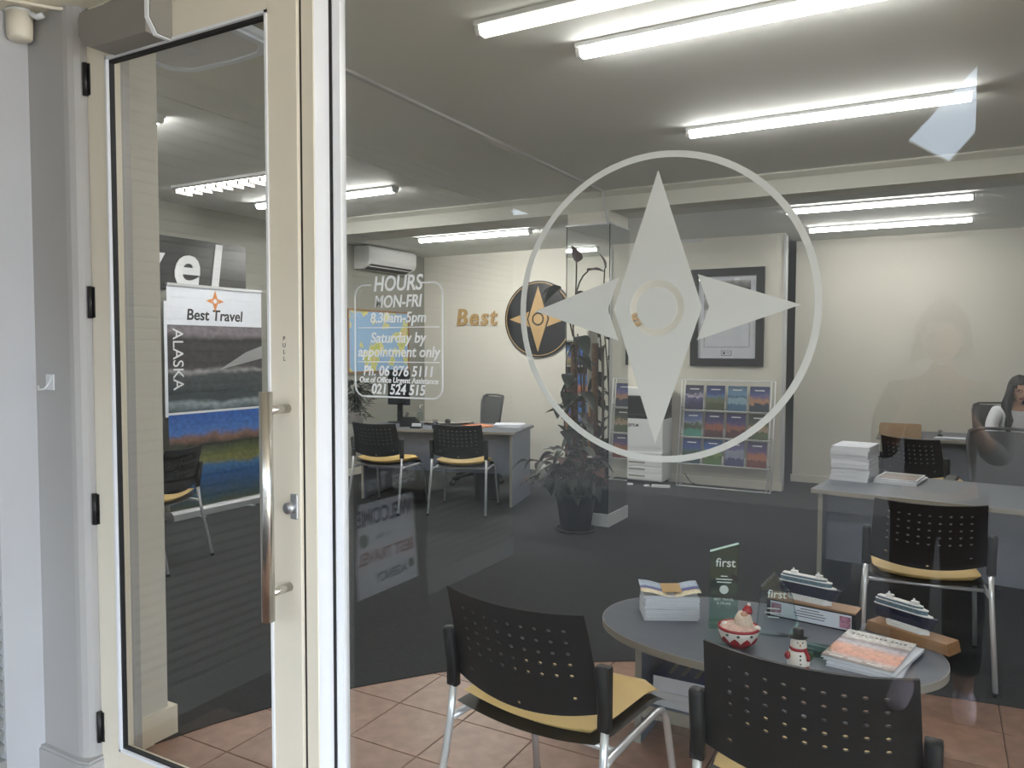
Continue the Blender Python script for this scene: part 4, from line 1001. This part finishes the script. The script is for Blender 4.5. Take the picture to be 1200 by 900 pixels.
for r_, z0 in enumerate(rows):
    obj('shelf_wire', MB().tube([lean_(-.48, z0, -.045), lean_(.48, z0, -.045)], .005, 6), 'white_plastic', rk)
    obj('shelf_wire', MB().tube([lean_(-.50, z0+.02, .0), lean_(.50, z0+.02, 0)], .005, 6), 'grey_metal', rk)
    obj('shelf_tray', MB().box(-.48, .48, -.045, .0, -.004, .0, T(0, lean_(0, z0)[1], z0)), 'grey_metal', rk)
    for c_ in range(4):
        k = r_*4+c_; P4 = [tuple(int(v*.78+sum(c4)/3*.12) for v in c4) for c4 in PICS[k]]
        pic('brochure_print', [(0, P4[0]), (.27, P4[0]), (.30, P4[1]), (.50, P4[1]), (.54, P4[2]), (.66, P4[3]), (1, tuple(int(v*.7) for v in P4[3]))], .24, 5+k % 3)
        xx = -.348+c_*cw; y_, z_ = lean_(0, z0+.004, -.022)[1:]
        t = thing('rack_brochure', f'brochure with {DESC[k]}, {COLN[c_]} in the {ROWN[r_]} row of the wire rack', 'brochure', (-2.0+xx, 8.22+y_, z_+.004), 0, 'brochures in the wire rack')
        LT2 = T(0, 0, 0, 0, R(-8.3))
        obj('pages', MB().box(-.098, .098, .001, .012, 0, .268, LT2), 'paper', t)
        obj('cover', MB().box(-.1, .1, 0, .001, 0, .27, LT2), 'brochure_print', t)
        obj('title_bar', MB().box(-.05, .05, -.0006, 0, .222, .232, LT2), 'letter_white', t)
    for c_ in range(5):
        xx = -.464+c_*cw
        obj('divider_wire', MB().tube([lean_(xx, z0-.004, -.045), lean_(xx, z0+.10, -.045)], .004, 6), 'white_plastic', rk)

# ================================================================== LEFT WALL
ac = thing('air_conditioner', 'white wall-mounted air conditioner high on the left wall', 'air conditioner', (XL+.001, 7.50, 2.44), R(90))
# local: +x -> world +y ; -y -> world +x (out of the wall)
obj('casing', MB().prism([(0, 0), (-.10, 0), (-.20, .055), (-.225, .10), (-.225, .235), (-.20, .265), (0, .265)], -.46, .46, 'x'), 'white_plastic', ac)
obj('outlet', MB().prism([(-.10, -.002), (-.115, .004), (-.205, .055), (-.200, .051)], -.40, .40, 'x'), 'black_gloss', ac)
obj('louvre', MB().box(-.40, .40, -.17, -.165, .012, .02, T(0, 0, .015)), 'white_plastic', ac)
obj('intake_grille', MB().box(-.40, .40, -.19, -.05, .265, .268), 'grey_metal', ac)
mp_ = thing('wall_map', 'wooden framed world map with pale blue seas on the left wall', 'map', (XL+.001, 7.49, 1.59), R(90))
mm = bpy.data.materials.new('map_print'); mm.use_nodes = True; MATS['map_print'] = mm
nt = mm.node_tree; tc = nt.nodes.new('ShaderNodeTexCoord'); nz = nt.nodes.new('ShaderNodeTexNoise'); nz.inputs['Scale'].default_value = 3.4; nz.inputs['Detail'].default_value = 6
rp = nt.nodes.new('ShaderNodeValToRGB'); rp.color_ramp.interpolation = 'CONSTANT'; e_ = rp.color_ramp.elements
for _ in range(2): e_.new(.5)
for e, (p, c) in zip(e_, ((0, (150, 184, 220)), (.54, (222, 214, 140)), (.58, (190, 200, 120)), (.64, (226, 200, 150)))): e.position = p; e.color = (*lin(c), 1)
nt.links.new(tc.outputs['Object'], nz.inputs['Vector']); nt.links.new(nz.outputs['Fac'], rp.inputs[0]); nt.links.new(rp.outputs[0], nt.nodes['Principled BSDF'].inputs['Base Color'])
obj('print', MB().box(-.57, .57, -.012, 0, -.36, .36), 'map_print', mp_)
for q in ((-.59, .59, .36, .38), (-.59, .59, -.38, -.36)): obj('frame_side', MB().box(q[0], q[1], -.025, 0, q[2], q[3]), 'wood', mp_)
for q in (-.59, .57): obj('frame_side', MB().box(q, q+.02, -.025, 0, -.36, .36), 'wood', mp_)
fb = thing('fascia_board', 'black sign board with large white company lettering on the left wall', 'sign', (XL+.001, 3.90, 2.26), R(90))
obj('panel', MB().box(-1.75, 1.50, -.02, 0, -.235, .24), 'black_gloss', fb)
for ch, x in zip('BestTravel', (-1.60, -1.30, -1.04, -.82, -.50, -.24, .03, .40, .80, 1.12)): obj('letter', MB().text(ch, .60, T(x, -.024, -.02), .004, .14, .014), 'letter_white', fb)
# roll-up banners: sheet in a floor cassette
def banner(label, y0, y1, x, full=True):
    W_ = y1-y0
    t = thing('roll_up_banner', label, 'banner', (x, (y0+y1)/2, .004), R(90))
    obj('cassette', MB().prism([(-.07, 0), (.07, 0), (.06, .05), (.03, .075), (-.03, .075), (-.06, .05)], -W_/2-.01, W_/2+.01, 'x'), 'silver', t)
    obj('top_rail', MB().box(-W_/2, W_/2, -.012, .012, 2.035, 2.06), 'silver', t)
    obj('pole', MB().tube([(0, .03, .06), (0, .012, 2.04)], .01, 8), 'silver', t)
    obj('header_sheet', MB().box(-W_/2, W_/2, -.002, 0, 1.70, 2.036), 'paper', t)
    if full:
        pic('banner_glacier', [(0, (70, 84, 92)), (.10, (150, 160, 166)), (.15, (62, 72, 76)), (.42, (70, 76, 80)), (.46, (150, 148, 150)), (.5, (74, 72, 76)), (.85, (60, 58, 62)), (.93, (134, 126, 134)), (1, (120, 114, 122))], .08, 3)
        pic('banner_lake', [(0, (70, 78, 56)), (.10, (60, 84, 96)), (.28, (40, 84, 138)), (.40, (60, 110, 160)), (.47, (126, 124, 70)), (.60, (84, 96, 62)), (.68, (60, 62, 56)), (.74, (140, 106, 90)), (.80, (74, 120, 190)), (1, (50, 96, 176))], .09, 4)
        obj('glacier_print', MB().box(-W_/2, W_/2, -.002, 0, .93, 1.70), 'banner_glacier', t)
        obj('divider', MB().box(-W_/2, W_/2, -.0035, 0, .915, .935), 'paper', t)
        obj('lake_print', MB().box(-W_/2, W_/2, -.002, 0, .07, .915), 'banner_lake', t)
        obj('white_margin', MB().box(-W_/2-.03, -W_/2, -.002, 0, .9, 1.90), 'paper', t)
        obj('wing_print', MB().prism([(.02, 1.30), (W_/2, 1.40), (W_/2, 1.52), (.33, 1.46)], -.004, -.002, 'y'), 'silver', t)
        obj('lettering', MB().text('Best Travel', .135, T(-.02, -.0026, 1.79), .0006, .1, .003, fit=.62), 'ink', t)
        obj('lettering', MB().text('ALASKA', .15, T(-W_/2+.10, -.0026, 1.40, 0, 0, R(90)), .0006), 'letter_white', t)
        m2 = MB(); star(m2, .10, -.0036, -.002, T(-.02, 0, 1.925)); em_ = obj('emblem', m2, 'orange_ink', t)
        for s_ in (1, -1):
            m2 = MB(); wing(m2, .10, s_, -.0036, -.002, T(-.02, 0, 1.925)); obj('emblem_wing', m2, 'orange_ink', em_)
    else:
        obj('picture_sheet', MB().box(-W_/2, W_/2, -.002, 0, .07, 1.70), 'dark_cloth', t)
    for q in (-.28, .28): obj('foot', MB().box(q-.02, q+.02, -.14, .14, 0, .008), 'silver', t)
banner('roll-up banner with glacier and blue lake photographs seen through the door', 4.33, 5.38, -5.80)
# shelf that only the column mirror shows
sh = thing('brochure_shelf', 'wooden brochure shelf in the front left corner, visible in the column mirror', 'shelf', (-4.85, 1.93, .004), R(180))
for x in (-.62, .60): obj('side_panel', MB().box(x, x+.02, -.3, 0, 0, 1.75), 'desk_edge', sh)
for z_ in (.05, .45, .85, 1.25, 1.60): obj('shelf_board', MB().box(-.60, .60, -.3, 0, z_, z_+.02), 'desk_edge', sh)
obj('back_panel', MB().box(-.60, .60, -.008, 0, .07, 1.60), 'black_gloss', sh)
k = 0
for z_ in (.475, .875, 1.275):
    for q in range(5):
        P4 = PICS[(k*5+2) % 12]; pic('brochure_print', [(0, P4[0]), (.3, P4[1]), (.5, (60, 110, 190)), (.75, (70, 130, 210)), (1, P4[3])], .12, 4)
        tag(obj('display_brochure', MB().box(-.1, .1, 0, .01, 0, .29, T(0, 0, 0, 0, R(-10))), 'brochure_print', None, (-4.85-.46+.23*q, 2.13, z_+.004), R(180)), f'brochure propped {("first", "second", "third", "fourth", "fifth")[q]} on the {("low", "middle", "high")[k//5]} board of the shelf mirrored in the column', 'brochure', 'brochures on the front shelf'); k += 1

# ================================================================== PEOPLE
def skin_mesh(joints, edges, root=0, lev=2):
    """one continuous surface grown around a joint skeleton; joints: (x, y, z, radius_a, radius_b)"""
    me = bpy.data.meshes.new('skeleton'); me.from_pydata([j[:3] for j in joints], edges, [])
    ob = bpy.data.objects.new('skeleton', me); col.objects.link(ob)
    m1 = ob.modifiers.new('skin', 'SKIN'); m1.use_smooth_shade = True
    for k, sv in enumerate(me.skin_vertices[0].data): sv.radius = joints[k][3:5]; sv.use_root = (k == root)
    m2 = ob.modifiers.new('sub', 'SUBSURF'); m2.levels = lev; m2.render_levels = lev
    dg = bpy.context.evaluated_depsgraph_get(); dg.update()
    out = bpy.data.meshes.new_from_object(ob.evaluated_get(dg))
    bpy.data.objects.remove(ob); bpy.data.meshes.remove(me)
    return out
def head_bm(bm, Tm, skin_i=0, lip_i=1, eye_i=2):
    """head facing local +y, centre at origin, about 0.23 m tall"""
    n, m = 32, 24; V = []
    def g(x, z, x0, z0, sx, sz): return math.exp(-((x-x0)/sx)**2-((z-z0)/sz)**2)
    for i in range(m+1):
        ph = math.pi*i/m; row = []
        for k in range(n):
            th = 2*math.pi*k/n
            x = .074*math.sin(ph)*math.cos(th); y = .094*math.sin(ph)*math.sin(th); z = -.115*math.cos(ph)
            if z < 0: x *= 1-.38*(z/.115)**2; y = y*(1-.18*(z/.115)**2)+.020*(z/.115)**2
            if y > 0:
                y += .024*g(x, z, 0, -.022, .011, .020)+.010*g(x, z, 0, .0, .008, .03)+.006*g(x, z, 0, -.068, .022, .010)+.010*g(x, z, 0, -.10, .025, .016)
                y -= .011*(g(x, z, .031, .008, .016, .011)+g(x, z, -.031, .008, .016, .011))
                y += .004*g(x, z, 0, .032, .05, .010)
            row.append(bm.verts.new(Tm @ Vector((x, y, z))))
        V.append(row)
    for i in range(m):
        for k in range(n):
            try:
                f_ = bm.faces.new([V[i][k], V[i][(k+1) % n], V[i+1][(k+1) % n], V[i+1][k]]); f_.smooth = True; f_.material_index = skin_i
                zc = -.115*math.cos(math.pi*(i+.5)/m); th = 2*math.pi*(k+.5)/n
                if math.sin(th) > .93 and -.078 < zc < -.060: f_.material_index = lip_i
            except ValueError: pass
    def blob(c, r, mi):
        b2 = bmesh.new(); bmesh.ops.create_uvsphere(b2, u_segments=10, v_segments=8, radius=1)
        b2.verts.index_update(); W_ = [bm.verts.new(Tm @ Vector((c[0]+v.co.x*r[0], c[1]+v.co.y*r[1], c[2]+v.co.z*r[2]))) for v in b2.verts]
        for f2 in b2.faces:
            f_ = bm.faces.new([W_[v.index] for v in f2.verts]); f_.smooth = True; f_.material_index = mi
        b2.free()
    for s_ in (-1, 1):
        blob((s_*.031, .074, .008), (.012, .008, .007), eye_i)
        blob((s_*.073, -.008, -.005), (.010, .018, .030), skin_i)
def body(name, joints, edges, head_T, parent, mats=('skin', 'lips', 'eye')):
    me = skin_mesh(joints, edges); bm = bmesh.new(); bm.from_mesh(me); bpy.data.meshes.remove(me)
    for f_ in bm.faces: f_.smooth = True; f_.material_index = 0
    head_bm(bm, head_T)
    out = bpy.data.meshes.new(name); bm.to_mesh(out); bm.free()
    for q in mats: out.materials.append(MATS[q])
    return put(name, out, parent)
def hand(J, Ed, w_, fwd, down, side, curl=.4):
    """palm and five bent fingers rooted at joint index w_; directions as vectors"""
    W_ = Vector(J[w_][:3]); fwd = Vector(fwd).normalized(); down = Vector(down).normalized(); side = Vector(side).normalized()
    pm_ = W_+fwd*.05; J.append((*pm_, .030, .014)); pi = len(J)-1; Ed.append((w_, pi))
    for k, (o, L_) in enumerate(((-.027, .062), (-.009, .074), (.009, .070), (.027, .056))):
        b = W_+fwd*.092+side*o; J.append((*b, .0092, .0092)); a_ = len(J)-1; Ed.append((pi, a_))
        c = b+(fwd*(1-curl*.5)+down*curl*.6).normalized()*L_*.5; J.append((*c, .0085, .0085)); Ed.append((a_, len(J)-1))
        d = c+(fwd*(1-curl)+down*curl*1.3).normalized()*L_*.5; J.append((*d, .0070, .0070)); Ed.append((len(J)-2, len(J)-1))
    b = W_+fwd*.03-side*.038; J.append((*b, .011, .011)); Ed.append((w_, len(J)-1))
    c = b+(fwd*.7-side*.6+down*.3).normalized()*.04; J.append((*c, .0095, .0095)); Ed.append((len(J)-2, len(J)-1))
    d = c+(fwd*.9+down*.3).normalized()*.028; J.append((*d, .008, .008)); Ed.append((len(J)-2, len(J)-1))

# seated woman (faces local +y)
wm = thing('person', 'woman with long dark hair, glasses and white blouse seated at the far desk', 'person', (.59, 8.40, .004), R(208))
J = [(0, 0, .52, .15, .12), (0, .02, .68, .125, .10), (0, .04, .84, .135, .10), (0, .045, .94, .10, .075), (0, .055, 1.00, .046, .046), (0, .075, 1.06, .046, .046),
     (.15, .045, .935, .058, .055), (.205, .06, .85, .048, .046), (.235, .10, .68, .040, .040), (.19, .26, .70, .033, .031), (.12, .36, .735, .022, .026),
     (-.15, .045, .935, .058, .055), (-.205, .06, .85, .048, .046), (-.235, .10, .68, .040, .040), (-.19, .26, .70, .033, .031), (-.12, .36, .735, .022, .026),
     (.09, .08, .50, .095, .085), (.11, .28, .50, .078, .075), (.12, .44, .49, .062, .062), (.12, .46, .25, .050, .052), (.12, .43, .07, .036, .036), (.12, .53, .03, .036, .024),
     (-.09, .08, .50, .095, .085), (-.11, .28, .50, .078, .075), (-.12, .44, .49, .062, .062), (-.12, .46, .25, .050, .052), (-.12, .43, .07, .036, .036), (-.12, .53, .03, .036, .024)]
Ed = [(0, 1), (1, 2), (2, 3), (3, 4), (4, 5), (3, 6), (6, 7), (7, 8), (8, 9), (9, 10), (3, 11), (11, 12), (12, 13), (13, 14), (14, 15), (0, 16), (16, 17), (17, 18), (18, 19), (19, 20), (20, 21), (0, 22), (22, 23), (23, 24), (24, 25), (25, 26), (26, 27)]
hand(J, Ed, 10, (-.4, .9, -.05), (0, 0, -1), (-.9, -.4, 0)); hand(J, Ed, 15, (.4, .9, -.05), (0, 0, -1), (.9, -.4, 0))
HT = T(0, .095, 1.145, R(-8), R(-14))
body('body', J, Ed, HT, wm)
JS = [(0, 0, .50, .17, .14), (0, .02, .68, .145, .12), (0, .04, .84, .152, .118), (0, .043, .935, .115, .09), (.15, .045, .938, .072, .068), (.21, .06, .85, .062, .06), (.238, .10, .68, .054, .054), (.20, .24, .70, .046, .044), (-.15, .045, .938, .072, .068), (-.21, .06, .85, .062, .06), (-.238, .10, .68, .054, .054), (-.20, .24, .70, .046, .044)]
bl = skin_mesh(JS, [(0, 1), (1, 2), (2, 3), (3, 4), (4, 5), (5, 6), (6, 7), (3, 8), (8, 9), (9, 10), (10, 11)]); bl.materials.append(MATS['white_blouse'])
for p in bl.polygons: p.use_smooth = True
put('blouse', bl, wm)
JT = [(0, -.01, .50, .165, .13), (.09, .08, .50, .105, .095), (.11, .28, .50, .088, .085), (.12, .44, .49, .074, .074), (.12, .46, .25, .062, .064), (.12, .44, .09, .05, .05), (-.09, .08, .50, .105, .095), (-.11, .28, .50, .088, .085), (-.12, .44, .49, .074, .074), (-.12, .46, .25, .062, .064), (-.12, .44, .09, .05, .05)]
tr = skin_mesh(JT, [(0, 1), (1, 2), (2, 3), (3, 4), (4, 5), (0, 6), (6, 7), (7, 8), (8, 9), (9, 10)]); tr.materials.append(MATS['dark_cloth']); put('trousers', tr, wm)
def hair_cap(parent, Tm, length):
    bm = bmesh.new(); n, m = 36, 18; V = []
    for i in range(m+1):
        f_ = i/m; row = []
        for k in range(n):
            th = 2*math.pi*k/n+math.pi/2          # starts at the face
            fr = math.sin(th)
            if f_ < .5: ph = math.pi*(1-f_); r_ = math.sin(ph); z = -.128*math.cos(ph); x = .088*r_*math.cos(th); y = .108*r_*math.sin(th)-.006
            else:
                q = (f_-.5)*2; x = .088*(1+.20*q)*math.cos(th); y = .108*(1+.02*q)*math.sin(th)-.006-.01*q; z = -length*q
            z += .004*math.sin(9*th+4*f_); x *= 1+.02*math.sin(13*th)
            row.append(bm.verts.new(Tm @ Vector((x, y, z))))
        V.append(row)
    for i in range(m):
        for k in range(n):
            thm = 2*math.pi*(k+.5)/n; d_ = min(thm, 2*math.pi-thm); f_ = (i+.5)/m
            if f_ > .34 and d_ < R(58 if f_ > .42 else 40): continue
            try: bm.faces.new([V[i][k], V[i][(k+1) % n], V[i+1][(k+1) % n], V[i+1][k]]).smooth = True
            except ValueError: pass
    bmesh.ops.remove_doubles(bm, verts=list(bm.verts), dist=1e-5); bmesh.ops.recalc_face_normals(bm, faces=list(bm.faces))
    bmesh.ops.solidify(bm, geom=list(bm.faces), thickness=.014)
    me = bpy.data.meshes.new('hair'); bm.to_mesh(me); bm.free(); me.materials.append(MATS['hair']); return put('hair', me, parent)
hair_cap(wm, HT, .20)
for s_ in (-1, 1):
    obj('hair_lock', MB().tube([HT @ Vector((s_*.074, .035, .05)), HT @ Vector((s_*.094, .045, -.05)), HT @ Vector((s_*.105, .05, -.13)), HT @ Vector((s_*.108, .065, -.20)), HT @ Vector((s_*.088, .10, -.27)), HT @ Vector((s_*.10, .12, -.34)), HT @ Vector((s_*.08, .13, -.40))], [.020, .036, .046, .042, .036, .026, .006], 12), 'hair', wm)
gl = MB()
for s_ in (-1, 1):
    gl.tube([HT @ Vector((s_*.033+.021*math.cos(R(a_)), .092, .006+.016*math.sin(R(a_)))) for a_ in range(0, 361, 30)], .0022, 6, cap=False)
    gl.tube([HT @ Vector((s_*.054, .091, .008)), HT @ Vector((s_*.078, .02, .008))], .002, 6)
gl.tube([HT @ Vector((-.012, .094, .008)), HT @ Vector((.012, .094, .008))], .002, 6)
obj('glasses', gl, 'black_gloss', wm)

# the photographer on the footpath, only mirrored in the glass (faces the window, local +y)
ph_ = thing('person', 'standing person in dark clothes and pale shoes mirrored in the window', 'person', (.01, -.42, 0), R(4))
J = [(0, 0, .90, .13, .10), (0, 0, 1.05, .115, .09), (0, .0, 1.22, .135, .10), (0, .0, 1.34, .09, .07), (0, .005, 1.41, .05, .05), (0, .01, 1.46, .05, .05),
     (.16, 0, 1.32, .058, .055), (.20, .0, 1.20, .048, .048), (.21, .03, 1.06, .040, .040), (.15, .20, 1.16, .032, .032), (.10, .27, 1.26, .024, .026),
     (-.16, 0, 1.32, .058, .055), (-.20, .0, 1.20, .048, .048), (-.21, .03, 1.06, .040, .040), (-.15, .20, 1.16, .032, .032), (-.10, .27, 1.26, .024, .026),
     (.09, 0, .84, .095, .09), (.10, .02, .48, .062, .064), (.10, 0, .26, .055, .058), (.11, -.01, .08, .036, .038), (.12, .09, .035, .038, .026), (.125, .17, .022, .03, .018),
     (-.09, 0, .84, .095, .09), (-.10, .02, .48, .062, .064), (-.10, 0, .26, .055, .058), (-.11, -.01, .08, .036, .038), (-.12, .09, .035, .038, .026), (-.125, .17, .022, .03, .018)]
Ed = [(0, 1), (1, 2), (2, 3), (3, 4), (4, 5), (3, 6), (6, 7), (7, 8), (8, 9), (9, 10), (3, 11), (11, 12), (12, 13), (13, 14), (14, 15), (0, 16), (16, 17), (17, 18), (18, 19), (19, 20), (20, 21), (0, 22), (22, 23), (23, 24), (24, 25), (25, 26), (26, 27)]
hand(J, Ed, 10, (-.3, .5, .8), (0, 1, 0), (1, 0, 0), .3); hand(J, Ed, 15, (.3, .5, .8), (0, 1, 0), (-1, 0, 0), .3)
HT2 = T(0, .03, 1.555, 0, R(-4))
body('body', J, Ed, HT2, ph_)
JS = [(0, 0, .86, .155, .125), (0, 0, 1.05, .14, .115), (0, 0, 1.22, .155, .12), (0, 0, 1.335, .105, .085), (.16, 0, 1.325, .072, .068), (.205, 0, 1.20, .062, .062), (.213, .03, 1.06, .053, .053), (.165, .165, 1.135, .044, .044), (-.16, 0, 1.325, .072, .068), (-.205, 0, 1.20, .062, .062), (-.213, .03, 1.06, .053, .053), (-.165, .165, 1.135, .044, .044)]
tp = skin_mesh(JS, [(0, 1), (1, 2), (2, 3), (3, 4), (4, 5), (5, 6), (6, 7), (3, 8), (8, 9), (9, 10), (10, 11)]); tp.materials.append(MATS['grey_cloth']); put('jacket', tp, ph_)
JT = [(0, 0, .90, .15, .12), (.09, 0, .82, .11, .105), (.10, .02, .48, .085, .085), (.10, 0, .27, .078, .08), (.11, -.01, .13, .07, .072), (-.09, 0, .82, .11, .105), (-.10, .02, .48, .085, .085), (-.10, 0, .27, .078, .08), (-.11, -.01, .13, .07, .072)]
tr = skin_mesh(JT, [(0, 1), (1, 2), (2, 3), (3, 4), (0, 5), (5, 6), (6, 7), (7, 8)]); tr.materials.append(MATS['dark_cloth']); put('trousers', tr, ph_)
for s_ in (-1, 1):
    so = skin_mesh([(s_*.11, -.035, .06, .048, .050), (s_*.115, .05, .05, .048, .042), (s_*.122, .15, .036, .046, .030), (s_*.126, .20, .030, .034, .022)], [(0, 1), (1, 2), (2, 3)])
    so.materials.append(MATS['shoe_pale']); put('shoe', so, ph_)
hair_cap(ph_, HT2, .10)
